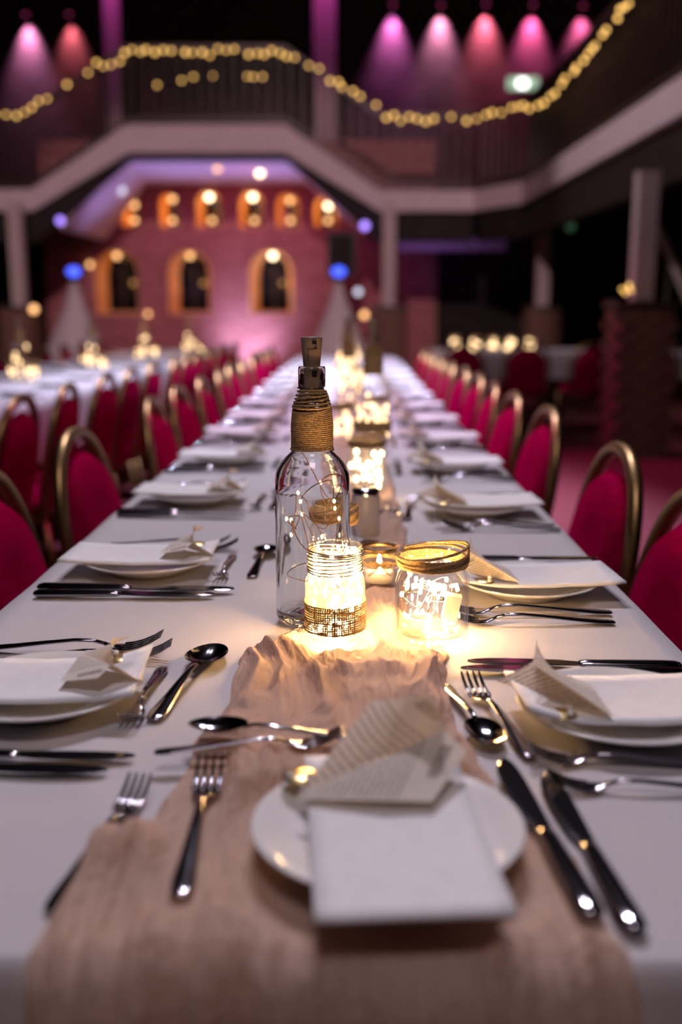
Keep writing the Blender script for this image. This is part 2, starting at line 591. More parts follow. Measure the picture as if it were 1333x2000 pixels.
for k, (cx, w_, z0, z1) in enumerate(wins):
    wn = bpy.data.objects.new('window_%d' % (k + 1), None)
    C.objects.link(wn); wn.location = (cx, FY, z0)
    tag(wn, ('small upper' if k < 6 else 'tall lower') + ' arched window in the rose brick stage wall', None, 'arched stage windows', 'structure')
    # ochre reveal lining the opening
    outer = arch_poly(0, w_ - 0.004, 0.002, z1 - z0 - 0.002)
    inner = arch_poly(0, w_ - 0.05, 0.025, z1 - z0 - 0.025)
    mb = MB(); n = len(outer)
    small = [(x * 0.72 + 0.02, z) for x, z in arch_poly(0, w_ - 0.05, 0.05, z1 - z0 - 0.06)]
    vs = [(x, 0.03, z) for x, z in outer] + [(x, 0.03, z) for x, z in inner] + [(x, 0.44, z) for x, z in outer] + [(x, 0.44, z) for x, z in small]
    fs = []
    for q in range(n):
        q2 = (q + 1) % n
        fs += [(q, q2, n + q2, n + q), (n + q, n + q2, 3 * n + q2, 3 * n + q), (2 * n + q, 3 * n + q, 3 * n + q2, 2 * n + q2), (q, 2 * n + q, 2 * n + q2, q2)]
    mb.add(vs, fs).obj('reveal', 'ochre', wn, False)
    extrude_poly(MB(), small, 0.42, 0.43).obj('pane', 'glassdark', wn, False)
    bars = MB().box((0.008, 0.39, 0.055), (0.032, 0.42, z1 - z0 - 0.07))
    for zz in ((0.5,) if k < 6 else (0.33, 0.66)):
        bars.box((-w_ * 0.36 + 0.04, 0.39, (z1 - z0) * zz - 0.01), (w_ * 0.36, 0.42, (z1 - z0) * zz + 0.01))
    bars.obj('glazing_bar', 'wood', wn, False)
    pl = bpy.data.lights.new('window_glow', 'POINT'); pl.color = (1.0, 0.46, 0.14); pl.energy = 1.1 if k < 6 else 1.4; pl.shadow_soft_size = 0.04  # added unseen point light that lifts the orange of the reveal
    plo = bpy.data.objects.new('window_glow', pl); C.objects.link(plo); plo.location = (cx + w_ * 0.2, FY + 0.20, z0 + (z1 - z0) * 0.5)
    # arch ring of paler bricks, each brick its own wedge
    r = w_ / 2
    nb = 9 if k < 6 else 13
    for q in range(nb):
        a0 = PI * (q + 0.06) / nb; a1 = PI * (q + 0.94) / nb
        zc_ = z1 - z0 - r
        poly = [(r * math.cos(a0), zc_ + r * math.sin(a0)), ((r + 0.12) * math.cos(a0), zc_ + (r + 0.12) * math.sin(a0)),
                ((r + 0.12) * math.cos(a1), zc_ + (r + 0.12) * math.sin(a1)), (r * math.cos(a1), zc_ + r * math.sin(a1))]
        extrude_poly(MB(), poly, -0.025, 0.02).obj('brick', 'brickwall', wn, False)


def bulb_lamp(name, label, cat, pos, r, mat, group=None, toward=(0, 1, 0), holder='black'):
    t = thing(name, label, cat, pos, 0, group)
    MB().sphere((0, 0, 0), r, 12, 8).obj('bulb', mat, t)
    d = Vector(toward).normalized()
    MB().tube([d * r * 0.75, d * r * 1.6], r * 0.65, 10).obj('lamp_holder', holder, t)
    return t


# warm lamps inside the window arches
for k, (px, py, dim) in enumerate(((262, 400, 1), (337, 387, 1), (409, 379, 0), (494, 380, 0), (567, 391, 1), (642, 402, 0), (228, 489, 1), (371, 491, 2), (533, 492, 0))):
    p = on_y(px, py, FY + 0.06)
    cx, w_, z0, z1 = wins[k]
    p.x = min(max(p.x, cx - w_ / 2 + 0.07), cx + w_ / 2 - 0.07)
    p.z = min(p.z, z1 - 0.10)
    lm = bulb_lamp('window_lamp', ('bright' if dim == 0 else 'dim') + ' warm bulb hanging in an arched stage window ' + ('of the upper row' if k < 6 else 'of the lower row'), 'lamp',
                   p, 0.055, 'lamp' if dim == 0 else 'lamp_dim', 'bulbs in the stage windows', (0, 0, 1))
for k, px in enumerate((262, 341, 415, 496, 567, 641)):
    cx, w_, z0, z1 = wins[k]
    bulb_lamp('sill_lamp', 'amber bulb on the sill of an upper arched stage window', 'lamp', (cx + 0.04, FY + 0.10, z0 + 0.115), 0.05, 'lamp_dim', 'bulbs on the window sills', (0, 0, -1))

# ---- raised plaster soffit over the stage
o_px = [(118, 448), (245, 306), (572, 306), (740, 436)]
i_px = [(205, 470), (288, 360), (602, 360), (708, 462)]
o_p = [on_y(x, y, 15.25) for x, y in o_px]
i_p = [on_y(x, y, FY - 0.02) for x, y in i_px]
mb = MB()
for a0, a1, b0, b1 in zip(o_p, o_p[1:], i_p, i_p[1:]):
    up = Vector((0, 0, 0.08))
    mb.add([a0, a1, b1, b0, a0 + up, a1 + up, b1 + up, b0 + up], [(0, 1, 2, 3), (7, 6, 5, 4), (0, 4, 5, 1), (1, 5, 6, 2), (2, 6, 7, 3), (3, 7, 4, 0)])
struct('ceiling_stage', 'white plaster canted ceiling over the stage glowing violet', mb, 'soffit')
# violet wash from the stage floor up to that ceiling, and the pale uplighter on the wall foot
for x in (-3.1, -1.9, -0.7):
    spot('violet_uplight', (x, 15.9, 0.4), (x, 16.2, 3.4), (0.56, 0.40, 1.0), 125, 62, 0.8, 0.15)
spot('rose_wash', (-1.5, 15.6, 3.0), (-1.7, FY, 1.7), (1.0, 0.12, 0.24), 46, 120, 0.8, 0.12)
spot('white_uplight', (-1.75, 17.2, 0.25), (-1.75, FY, 0.75), (0.62, 0.58, 1.0), 130, 100, 0.9, 0.10)

# ---- balcony: fascia, dark beam, slab, rail, balusters
bal = thing('balcony', 'dark balcony with a cream fascia stepping up over the stage', 'balcony', (0, 15, 0))
BP = []
for px, top, bot in ((-420, 370, 412), (60, 370, 412), (248, 243, 298), (557, 243, 298), (742, 372, 412), (925, 372, 412)):
    a = on_y(px, top, 15.0); b_ = on_y(px, bot, 15.0)
    BP.append((a.x, 15.0, b_.z, a.z))
zb, zt = BP[-1][2], BP[-1][3]
pc = on_z(1020, 397, zb)
BP.append((pc.x, pc.y, zb, zt))
pe = on_z(1333, 222, zb)
BP.append((pe.x, pe.y, zb, zt))
BP.append((pe.x + (pe.x - pc.x) * 1.2, pe.y - (pc.y - pe.y) * 1.2, zb, zt))


def seg_normal(a, b_):
    d = Vector((b_[0] - a[0], b_[1] - a[1], 0)).normalized()
    return Vector((-d.y, d.x, 0))     # away from the hall


def ribbon(a, b_, za0, za1, zb0, zb1, off, th):
    n = seg_normal(a, b_)
    o0 = n * off; o1 = n * (off + th)
    vs = []
    for (p, z0, z1) in ((a, za0, za1), (b_, zb0, zb1)):
        for o_ in (o0, o1):
            for z in (z0, z1):
                vs.append((p[0] + o_.x, p[1] + o_.y - 15.0, z))
    return MB().add(vs, [(0, 1, 5, 4), (2, 6, 7, 3), (0, 4, 6, 2), (1, 3, 7, 5), (0, 2, 3, 1), (4, 5, 7, 6)])


rail_h = 0.98
nbal = 0
bal_me = MB().box((-0.014, -0.014, 0), (0.014, 0.014, 1)).mesh('baluster', 'wood', False)
for a, b_ in zip(BP, BP[1:]):
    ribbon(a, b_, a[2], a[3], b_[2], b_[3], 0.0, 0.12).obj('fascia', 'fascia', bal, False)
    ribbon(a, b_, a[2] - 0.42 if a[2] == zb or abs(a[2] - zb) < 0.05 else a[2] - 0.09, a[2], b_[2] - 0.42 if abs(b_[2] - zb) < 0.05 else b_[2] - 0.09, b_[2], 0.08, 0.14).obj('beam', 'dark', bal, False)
    ribbon(a, b_, a[3] + rail_h, a[3] + rail_h + 0.06, b_[3] + rail_h, b_[3] + rail_h + 0.06, 0.02, 0.09).obj('handrail', 'wood', bal, False)
    ribbon(a, b_, a[3] + 0.06, a[3] + 0.10, b_[3] + 0.06, b_[3] + 0.10, 0.04, 0.05).obj('bottom_rail', 'wood', bal, False)
    n = seg_normal(a, b_)
    L = math.hypot(b_[0] - a[0], b_[1] - a[1])
    cnt = int(L / 0.15)
    for q in range(cnt):
        t = (q + 0.5) / cnt
        o = link('baluster', bal_me, bal)
        z0 = a[3] + (b_[3] - a[3]) * t
        o.location = (a[0] + (b_[0] - a[0]) * t + n.x * 0.065, a[1] + (b_[1] - a[1]) * t + n.y * 0.065 - 15.0, z0)
        o.scale = (1, 1, rail_h)
        nbal += 1
# slabs behind the fascia
sl = MB().box((-9, 0.13, zb + 0.05), (BP[1][0], 6, zt - 0.02)).box((BP[4][0], 0.13, zb + 0.05), (6.4, 6, zt - 0.02)).box((2.75, -17, zb + 0.05), (6.4, 0.12, zt - 0.02))
sl.box((BP[2][0], 0.13, BP[2][2] + 0.1), (BP[3][0], 6, BP[2][3] - 0.02))
for a, b_ in ((BP[1], BP[2]), (BP[3], BP[4])):
    vs = []
    for p in (a, b_):
        for y in (0.13, 6):
            for z in (p[2] + 0.1, p[3] - 0.02):
                vs.append((p[0], y, z))
    sl.add(vs, [(0, 1, 5, 4), (2, 6, 7, 3), (0, 4, 6, 2), (1, 3, 7, 5), (0, 2, 3, 1), (4, 5, 7, 6)])
sl.obj('deck', 'dark', bal, False)
# plain walls under the balcony either side of the stage
struct('wall_stage_side_1', 'dark wall under the balcony beside the stage', MB().box((XL, 18.3, 0), (fl - 0.6, 18.5, 2.6)), 'dark')
struct('wall_stage_side_2', 'dark wall under the balcony beyond the pillars', MB().box((fr_ + 1.2, 18.3, 0), (XR, 18.5, 2.6)), 'dark')
a = on_y(780, 466, 17.0); b_ = on_y(990, 488, 17.0)
tr1 = struct('trim_1', 'violet lit plaster strip under the balcony', MB().box((a.x, 17.0, b_.z), (b_.x, 17.2, a.z)), 'soffit')
spot('violet_downlight', ((a.x + b_.x) / 2 - 0.5, 16.2, 1.5), ((a.x + b_.x) / 2 - 0.3, 17.0, a.z - 0.1), (0.60, 0.25, 1.0), 9, 110, 0.6, 0.05)

# fairy light string along the balcony rail
fs_ = thing('fairy_light_string', 'warm fairy light string draped along the balcony rail', 'string lights', (0, 15, 0))
pts_px = [(-10, 222), (12, 224), (32, 226), (48, 219), (62, 210), (75, 197), (92, 193), (131, 165), (172, 142), (188, 122), (202, 129), (217, 126), (234, 120),
          (244, 103), (258, 97), (275, 101), (285, 97), (303, 102), (319, 98), (335, 99), (362, 102), (376, 103), (395, 102), (410, 108), (426, 95), (442, 98), (458, 96),
          (486, 106), (503, 104), (516, 106), (531, 99), (548, 104), (560, 110), (576, 112), (604, 128), (624, 134), (645, 158), (662, 160), (668, 170), (690, 178), (704, 188), (735, 205)]
pts_px2 = [(755, 230), (770, 225), (783, 236), (800, 228), (815, 232), (832, 237), (848, 232), (882, 228), (912, 236), (932, 232), (950, 224), (962, 220), (980, 220), (1000, 210), (1012, 208), (1022, 206), (1034, 212), (1052, 206), (1063, 201), (1076, 188), (1085, 182),
           (1098, 164), (1104, 153), (1122, 140), (1126, 132), (1141, 118), (1150, 105), (1158, 95), (1164, 88), (1178, 68), (1185, 58), (1207, 36), (1212, 18), (1221, 14), (1229, 7)]
bulbs = []
for px, py in pts_px:
    bulbs.append(on_y(px, py, 14.93))
for px, py in pts_px2:
    # the string follows the rail, in plan along the fascia line
    d = ray(px, py)
    best = None
    for a, b_ in list(zip(BP, BP[1:]))[4:]:
        n = seg_normal(a, b_)
        den = d.x * n.x + d.y * n.y
        if abs(den) < 1e-6: continue
        t = ((a[0] - n.x * 0.06) * n.x + (a[1] - n.y * 0.06) * n.y) / den
        P = Vector((0, 0, CAMZ)) + d * t
        s_ = ((P.x - a[0]) * (b_[0] - a[0]) + (P.y - a[1]) * (b_[1] - a[1])) / ((b_[0] - a[0]) ** 2 + (b_[1] - a[1]) ** 2)
        if t > 0 and -0.02 <= s_ <= 1.02:
            best = P; break
    if best: bulbs.append(best)
fb_me = MB().sphere((0, 0, 0), 0.029, 8, 6).mesh('bulb', 'fairy')
for p in bulbs:
    o = link('bulb', fb_me, fs_, (p.x, p.y - 15, p.z))
    sc_ = random.uniform(0.78, 1.05) * (p.y / 15.0) ** 0.8
    o.scale = (sc_,) * 3
MB().tube([(p.x, p.y - 15, p.z + 0.03) for p in bulbs], 0.004, 5).obj('cable', 'black', fs_)
fs2 = thing('fairy_light_string', 'short sparse fairy light string sagging below the balcony rail', 'string lights', (0, 15, 0))
b2 = [on_y(px, py, 15.3) for px, py in ((307, 166), (355, 157), (378, 150), (415, 148), (483, 149), (495, 150), (513, 150))]
for p in b2:
    o = link('bulb', fb_me, fs2, (p.x, p.y - 15, p.z)); o.scale = (0.78,) * 3
MB().tube([(p.x, p.y - 15, p.z + 0.025) for p in b2], 0.004, 5).obj('cable', 'black', fs2)

# pink spotlights above the balcony, grazing the brick wall
for k, (px, py, col, pw) in enumerate(((50, 40, (0.95, 0.42, 1.0), 240), (135, 40, (1.0, 0.25, 0.38), 110), (768, 22, (0.85, 0.25, 1.0), 248), (862, 22, (1.0, 0.48, 0.95), 248), (950, 20, (1.0, 0.24, 0.46), 264), (1042, 22, (1.0, 0.18, 0.62), 248), (1140, 24, (1.0, 0.22, 0.66), 150))):
    p = on_y(px, py - 12, 20.86)
    t = thing('spotlight', 'small spotlight can throwing a %s beam down the upper brick wall' % ('pale lilac', 'orange red', 'violet', 'whitish pink', 'coral pink', 'hot pink', 'narrow deep pink')[k], 'spotlight', p, 0, 'pink spotlights on the upper wall')
    MB().lathe([(0.0, 0.16), (0.05, 0.16), (0.055, 0.02), (0.05, 0.0), (0.0, 0.02)], 14).obj('can', 'black', t)
    MB().tube([(0, 0.0, 0.12), (0, 0.14, 0.12)], 0.012, 6).obj('bracket', 'black', t)
    MB().lathe([(0.0, -0.002), (0.042, -0.002), (0.042, 0.004), (0, 0.004)], 12).obj('lens', 'lamp_pink', t)
    spot('pink_spot', (p.x, p.y, p.z - 0.03), (p.x, p.y + 0.16, p.z - 0.9), col, pw * 3.2, 62, 1.0, 0.03)
# magenta lit upper pillars
for px0, px1, py0, py1 in ((198, 236, -60, 110), (612, 656, -60, 112)):
    a = on_y(px0, py0, 19.6); b_ = on_y(px1, py1, 19.6)
    t = thing('upper_pillar', 'square pillar on the balcony lit magenta ' + ('near the fairy light crest' if px0 < 300 else 'beside the row of spotlights'), 'pillar', ((a.x + b_.x) / 2, 19.75, zt))
    hw = (b_.x - a.x) / 2
    MB().box((-hw, -0.15, 0), (hw, 0.15, ZC - zt)).obj('shaft', 'post', t, False)
    MB().box((-hw - 0.04, -0.19, 0), (hw + 0.04, 0.19, 0.2)).obj('plinth', 'wood', t, False)
    spot('magenta_spot', ((a.x + b_.x) / 2 + 0.1, 19.0, 7.9), ((a.x + b_.x) / 2, 19.6, 6.3), (1.0, 0.10, 0.75), 130, 50, 0.8, 0.05)
# exit sign
p = on_y(1022, 163, 20.6)
t = thing('exit_sign', 'lit pale green exit sign on the upper wall', 'sign', p)
MB().box((-0.30, 0.0, -0.12), (0.30, 0.10, 0.12)).obj('housing', 'black', t, False)
MB().box((-0.29, -0.012, -0.11), (0.29, 0.0, 0.11)).obj('sign_face', 'exitgreen', t, False)
MB().box((-0.10, -0.02, -0.08), (0.08, -0.012, 0.08)).obj('pictogram', 'exitwhite', t, False)
MB().box((-0.02, 0.10, -0.02), (0.02, 0.4, 0.02)).obj('bracket', 'black', t, False)

# small stage lamps seen as coloured discs
for px, py, Y, mat, r, lab in ((425, 329, 16.2, 'lamp_dim', 0.05, 'pale bulb under the stage ceiling crest'), (508, 338, 16.6, 'lamp', 0.05, 'bright warm bulb under the stage ceiling crest'),
                          (205, 356, 16.0, 'lamp_violet', 0.045, 'upper violet bulb on the canted stage ceiling'), (239, 373, 16.6, 'lamp_white', 0.05, 'cool white bulb on the canted stage ceiling'),
                          (118, 431, 14.85, 'lamp_violet', 0.05, 'violet bulb below the cream fascia'), (713, 441, 14.9, 'lamp_violet', 0.055, 'purple bulb under the beam by the stage corner'),
                          (66, 604, 14.0, 'lamp_dim', 0.05, 'orange bulb on the pillar base beside the neighbouring table'), (176, 517, 17.9, 'lamp_dim', 0.045, 'dull orange bulb by the tall window reveal'),
                          (810, 505, 18.05, 'lamp_dim', 0.05, 'orange bulb over the doorway'), (700, 570, 15.6, 'lamp_white', 0.05, 'small grey white bulb below the loudspeaker'),
                          (712, 615, 15.6, 'lamp_dim', 0.05, 'deep orange bulb beside the white cone'), (1115, 442, 14.5, 'lamp_green', 0.06, 'faint green indicator lamp under the balcony'),
                          (643, 6, 20.0, 'lamp_violet', 0.06, 'violet bulb at the top of the magenta pillar'), (289, 613, 17.9, 'lamp_dim', 0.04, 'amber bulb at the foot of the tall window'), (375, 650, 9.4, 'lamp_dim', 0.03, 'amber glow bulb above the neighbouring table')):
    if 'neighbouring table' in lab and Y < 10: continue
    bulb_lamp('stage_bulb', lab, 'lamp', on_y(px, py, Y), r, mat, None, (0, 1, 0.2))

# doorway at the side of the stage
a = on_y(800, 500, 18.2); b_ = on_y(843, 620, 18.2)
dr = bpy.data.objects.new('door_1', None); C.objects.link(dr); dr.location = (a.x, 18.2, 0); tag(dr, 'dark doorway with an orange lit oak frame', None, None, 'structure')
wd = 0.85
MB().box((-wd / 2, 0.02, 0), (wd / 2, 0.08, 2.0)).obj('door_leaf', 'wood', dr, False)
for s in (-1, 1):
    MB().box((s * wd / 2 - 0.06, -0.06, 0), (s * wd / 2 + 0.06, 0.09, 2.02)).obj('door_jamb', 'oakwood', dr, False)
MB().box((-wd / 2 - 0.06, -0.06, 2.02), (wd / 2 + 0.06, 0.09, 2.12)).obj('door_head', 'oakwood', dr, False)
MB().sphere((wd / 2 - 0.12, -0.03, 1.0), 0.03).obj('door_knob', 'gold', dr)

# pillars: brick pedestals with cream posts; each brick is a piece
brick_me = MB().box((-0.104, -0.05, 0.0), (0.104, 0.05, 0.064)).mesh('brick', 'brick', False)


def pillar(label, x, y, w_, h, top, pw):
    t = thing('brick_pillar', label, 'pillar', (x, y, 0))
    co = MB().box((-w_ / 2 + 0.012, -w_ / 2 + 0.012, 0), (w_ / 2 - 0.012, w_ / 2 - 0.012, h)).obj('core', 'mortar', t, False)
    rows_ = int(h / 0.074)
    k = w_ / 0.43
    for r_ in range(rows_):
        for s in range(4):
            rot = Matrix.Rotation(s * PI / 2, 4, 'Z')
            off = 0.052 if r_ % 2 else -0.052
            for q in (-1, 1):
                p = rot @ Vector(((q * 0.108 + off) * k * 0.96, -w_ / 2 + 0.05, 0.004 + r_ * 0.074))
                o = link('brick', brick_me, t, p)
                o.rotation_euler = (0, 0, s * PI / 2)
                o.scale = (k * 0.97, 1, 1)
    MB().box((-w_ / 2 - 0.03, -w_ / 2 - 0.03, h), (w_ / 2 + 0.03, w_ / 2 + 0.03, h + 0.05)).obj('capstone', 'wood', t, False)
    MB().box((-pw / 2, -pw / 2, h + 0.05), (pw / 2, pw / 2, top)).obj('post', 'post', t, False)
    return t


pillar('tall brick pillar with cream post beside the red chairs', 2.20, 7.95, 0.40, 1.13, zb - 0.40 + 0.02, 0.15)
pillar('distant brick pillar with cream post beyond the pillar side chairs', 2.62, 14.35, 0.42, 1.13, zb + 0.05, 0.17)
pillar('distant brick pillar with cream post next to the stage corner', 0.52, 14.35, 0.42, 1.13, zb + 0.05, 0.17)
pillar('distant brick pillar with cream post behind the neighbouring table', -4.55, 14.35, 0.42, 1.13, zb + 0.05, 0.17)
# fairy cluster on the near pedestal
t = thing('fairy_light_cluster', 'small coil of fairy lights on the brick pillar ledge', 'string lights', on_y(1225, 563, 7.70))
for dx, dz in ((-8, 2), (4, -6), (8, 4), (-3, 8), (3, 0)):
    MB().sphere((dx * 0.0038, random.uniform(-0.01, 0.01), -dz * 0.0038), 0.012, 8, 6).obj('bulb', 'fairy', t)
MB().tube([(-0.03, 0, 0), (0, 0.01, 0.03), (0.03, 0, 0), (0, -0.01, -0.03), (-0.02, 0, -0.01)], 0.003, 5).obj('cable', 'black', t)
# slanting stair handrail behind the near pillar
a = on_y(1285, 440, 10.7); b_ = on_y(1345, 580, 10.7)
t = thing('stair_rail', 'pale slanting stair handrail behind the brick pillar', 'handrail', (a.x, 10.7, 0))
MB().tube([(0, 0, a.z), (b_.x - a.x, 0, b_.z), ((b_.x - a.x) * 2.6, 0, a.z + (b_.z - a.z) * 2.6)], 0.05, 8).obj('rail', 'post', t)
for q in (0.4, 2.4):
    MB().tube([((b_.x - a.x) * q, 0, 0), ((b_.x - a.x) * q, 0, a.z + (b_.z - a.z) * q)], 0.02, 6).obj('rail_post', 'wood', t)

# white scrim cones with a blue moving head
for px, lab in ((145, 'white scrim cone stand with blue lamp behind the neighbouring table'), (662, 'white scrim cone stand with blue lamp by the loudspeaker')):
    p = on_y(px, 548, 13.2)
    t = thing('lamp_stand', lab, 'lamp stand', (p.x, 13.2, 0))
    zt_ = p.z
    mb = MB()
    n = 3
    rings = []
    for q in range(13):
        f = q / 12
        r_ = 0.62 * (1 - f) ** 1.25 + 0.035
        rings.append([(r_ * math.cos(PI / 2 + 2 * PI * k / 18) * (1 - 0.16 * math.cos(3 * 2 * PI * k / 18) * -1), r_ * math.sin(PI / 2 + 2 * PI * k / 18), 0.02 + f * (zt_ - 0.02)) for k in range(18)])
    mb.loft(rings).obj('scrim', 'scrim', t)
    MB().lathe([(0.0, 0.0), (0.10, 0.0), (0.10, 0.03), (0.06, 0.05), (0.0, 0.05)], 14, (0, 0, zt_)).obj('base_plate', 'black', t)
    MB().sphere((0, 0, zt_ + 0.11), 0.085, 14, 8, (1, 1, 0.7)).obj('lamp_head', 'lamp_blue', t)
# loudspeaker on a pole
p0 = on_y(640, 455, 15.8); p1 = on_y(695, 540, 15.8)
t = thing('loudspeaker', 'black loudspeaker on a pole in front of the stage corner', 'loudspeaker', ((p0.x + p1.x) / 2, 15.8, 0))
hw = (p1.x - p0.x) / 2
MB().box((-hw, -0.2, p1.z), (hw, 0.2, p0.z)).obj('cabinet', 'black', t, False)
MB().box((-hw + 0.03, -0.215, p1.z + 0.03), (hw - 0.03, -0.2, p0.z - 0.03)).obj('grille', 'dark', t, False)
MB().tube([(0, 0, 0.3), (0, 0, p1.z)], 0.02, 8).obj('pole', 'black', t)
for q in range(3):
    a_ = 2 * PI * q / 3
    MB().tube([(0, 0, 0.55), (0.45 * math.cos(a_), 0.45 * math.sin(a_), 0.01)], 0.014, 6).obj('leg', 'black', t)


# ------------------------------------------------------------------ chairs
def chair_outline(n=14, inset=0.0):
    # half-width/height outline of the back hoop, from seat height up over the arch
    pts = []
    for k in range(7):
        z = 0.36 + (0.63 - 0.36) * k / 6
        pts.append((0.165 + 0.030 * (k / 6) ** 0.8 - inset, z))
    for k in range(1, n + 1):
        a = PI / 2 * k / n
        pts.append(((0.195 - inset) * math.cos(a) ** 0.86, 0.63 + (0.212 - inset) * math.sin(a) ** 1.05))
    left = [(-x, z) for x, z in reversed(pts[:-1])]
    return pts + left


def lean(z):
    return -0.195 - max(0, z - 0.42) * 0.17


def make_chair():
    t = thing('banquet_chair', 'x', 'chair')
    def rbox(x, y, z0, z1, name, mat, e=5):
        rings = []
        prof = [(0.86, z0), (1.0, z0 + (z1 - z0) * 0.3), (1.0, z0 + (z1 - z0) * 0.65), (0.93, z0 + (z1 - z0) * 0.92), (0.7, z1)]
        for s_, z in prof:
            ring = []
            for k in range(28):
                a = 2 * PI * k / 28
                ca, sa = math.cos(a), math.sin(a)
                ring.append((x * s_ * math.copysign(abs(ca) ** (2 / e), ca), y * s_ * math.copysign(abs(sa) ** (2 / e), sa) + 0.02, z))
            rings.append(ring)
        return MB().loft(rings).obj(name, mat, t)
    rbox(0.205, 0.205, 0.405, 0.47, 'seat', 'pad')
    MB().tube([(-0.185, -0.17, 0.395), (0.185, -0.17, 0.395), (0.195, 0.20, 0.395), (-0.195, 0.20, 0.395)], 0.012, 8, True).obj('seat_frame', 'gold', t)
    # hoop frame
    pts = [(x, lean(z), z) for x, z in chair_outline()]
    MB().tube(pts, 0.014, 10).obj('back_frame', 'gold', t)
    # padded back with its own pointed top
    ol = chair_outline(12, 0.017)
    ol = [(x * (0.97 if z < 0.75 else 0.97 - 0.25 * (z - 0.75)), z if z < 0.6 else 0.6 + (z - 0.6) * 0.90) for x, z in ol if z > 0.40]
    front, back, mid = [], [], []
    cz = 0.60
    for x, z in ol:
        mid.append((x, lean(z), z))
        front.append((x * 0.86, lean(z) + 0.030, cz + (z - cz) * 0.90))
        back.append((x * 0.86, lean(z) - 0.022, cz + (z - cz) * 0.90))
    mb = MB()
    n = len(mid)
    ctr_f = [(x * 0.45, lean(z) + 0.038, cz + (z - cz) * 0.5) for x, z in ol]
    ctr_b = [(x * 0.45, lean(z) - 0.026, cz + (z - cz) * 0.5) for x, z in ol]
    mb.loft([ctr_b, back, mid, front, ctr_f])
    mb.obj('backrest', 'pad', t)
    for sx_ in (-1, 1):
        MB().tube([(sx_ * 0.165, lean(0.40), 0.40), (sx_ * 0.17, -0.23, 0.2), (sx_ * 0.185, -0.27, 0.0)], [0.014, 0.013, 0.012], 8).obj('leg', 'gold', t)
        MB().tube([(sx_ * 0.19, 0.19, 0.40), (sx_ * 0.19, 0.205, 0.2), (sx_ * 0.19, 0.215, 0.0)], [0.014, 0.013, 0.012], 8).obj('leg', 'gold', t)
    MB().tube([(-0.19, 0.20, 0.22), (0.19, 0.20, 0.22)], 0.008, 6).obj('stretcher', 'gold', t)
    return t


proto = make_chair()
used = [False]


def place_chair(x, y, rz, label, group):
    o = proto if not used[0] else dup(proto)
    used[0] = True
    o.location = (x, y, 0)
    o.rotation_euler = (0, 0, rz + random.uniform(-0.05, 0.05))
    tag(o, label, 'chair', group)
    return o


def Yd(d, z=0.85):
    return (d + (z - CAMZ) * math.sin(PITCH)) / math.cos(PITCH)


LN = 'neighbouring table side'
RN = 'pillar side'
for n_, d in enumerate((1.62, 2.17, 2.99, 3.48, 3.95, 4.45, 4.95, 5.45, 5.95, 6.45, 6.95, 7.45)):
    place_chair(-0.315 + random.uniform(-0.012, 0.012), Yd(d), -PI / 2, ORD[n_] + ' red chair with gold hoop frame from the table end, neighbouring table side', 'chairs along the neighbouring table side')
for n_, d in enumerate((1.44, 1.92, 2.68, 3.18, 3.66, 4.14, 4.64, 5.14, 5.64, 6.14, 6.64, 7.14)):
    place_chair(0.245 + random.uniform(-0.012, 0.012), Yd(d), PI / 2, ORD[n_] + ' red chair with gold hoop frame from the table end, brick pillar side', 'chairs along the pillar side')
for k in range(13):
    place_chair(-1.24 + random.uniform(-0.015, 0.015), 2.55 + 0.52 * k, PI / 2, 'red banquet chair at the neighbouring table, back turned to the long table', 'chairs of the neighbouring table, back to the long table')
for k in range(7):
    place_chair(-1.98, 5.9 + 0.55 * k, -PI / 2, 'red banquet chair across the neighbouring table, facing the long table', 'chairs across the neighbouring table')
for k in range(4):
    place_chair(0.95 + 0.55 * k, 9.0, 0, 'red banquet chair with its back to the long table at the short cross table', 'chairs at the cross table')


# ------------------------------------------------------------------ tables and cloths
def table(label, x0, x1, y0, y1):
    t = thing('banquet_table', label, 'table', ((x0 + x1) / 2, (y0 + y1) / 2, 0))
    hx, hy = (x1 - x0) / 2 - 0.01, (y1 - y0) / 2 - 0.01
    MB().box((-hx, -hy, 0.718), (hx, hy, 0.742)).obj('table_top', 'oakwood', t, False)
    for sx_ in (-1, 1):
        for yy in ([-hy + 0.2, hy - 0.2] if hy < 1.2 else [-hy + 0.2, -hy / 3, hy / 3, hy - 0.2]):
            MB().tube([(sx_ * (0.02), yy, 0), (sx_ * 0.02, yy, 0.718)], 0.018, 8).obj('leg', 'black', t)
    return t


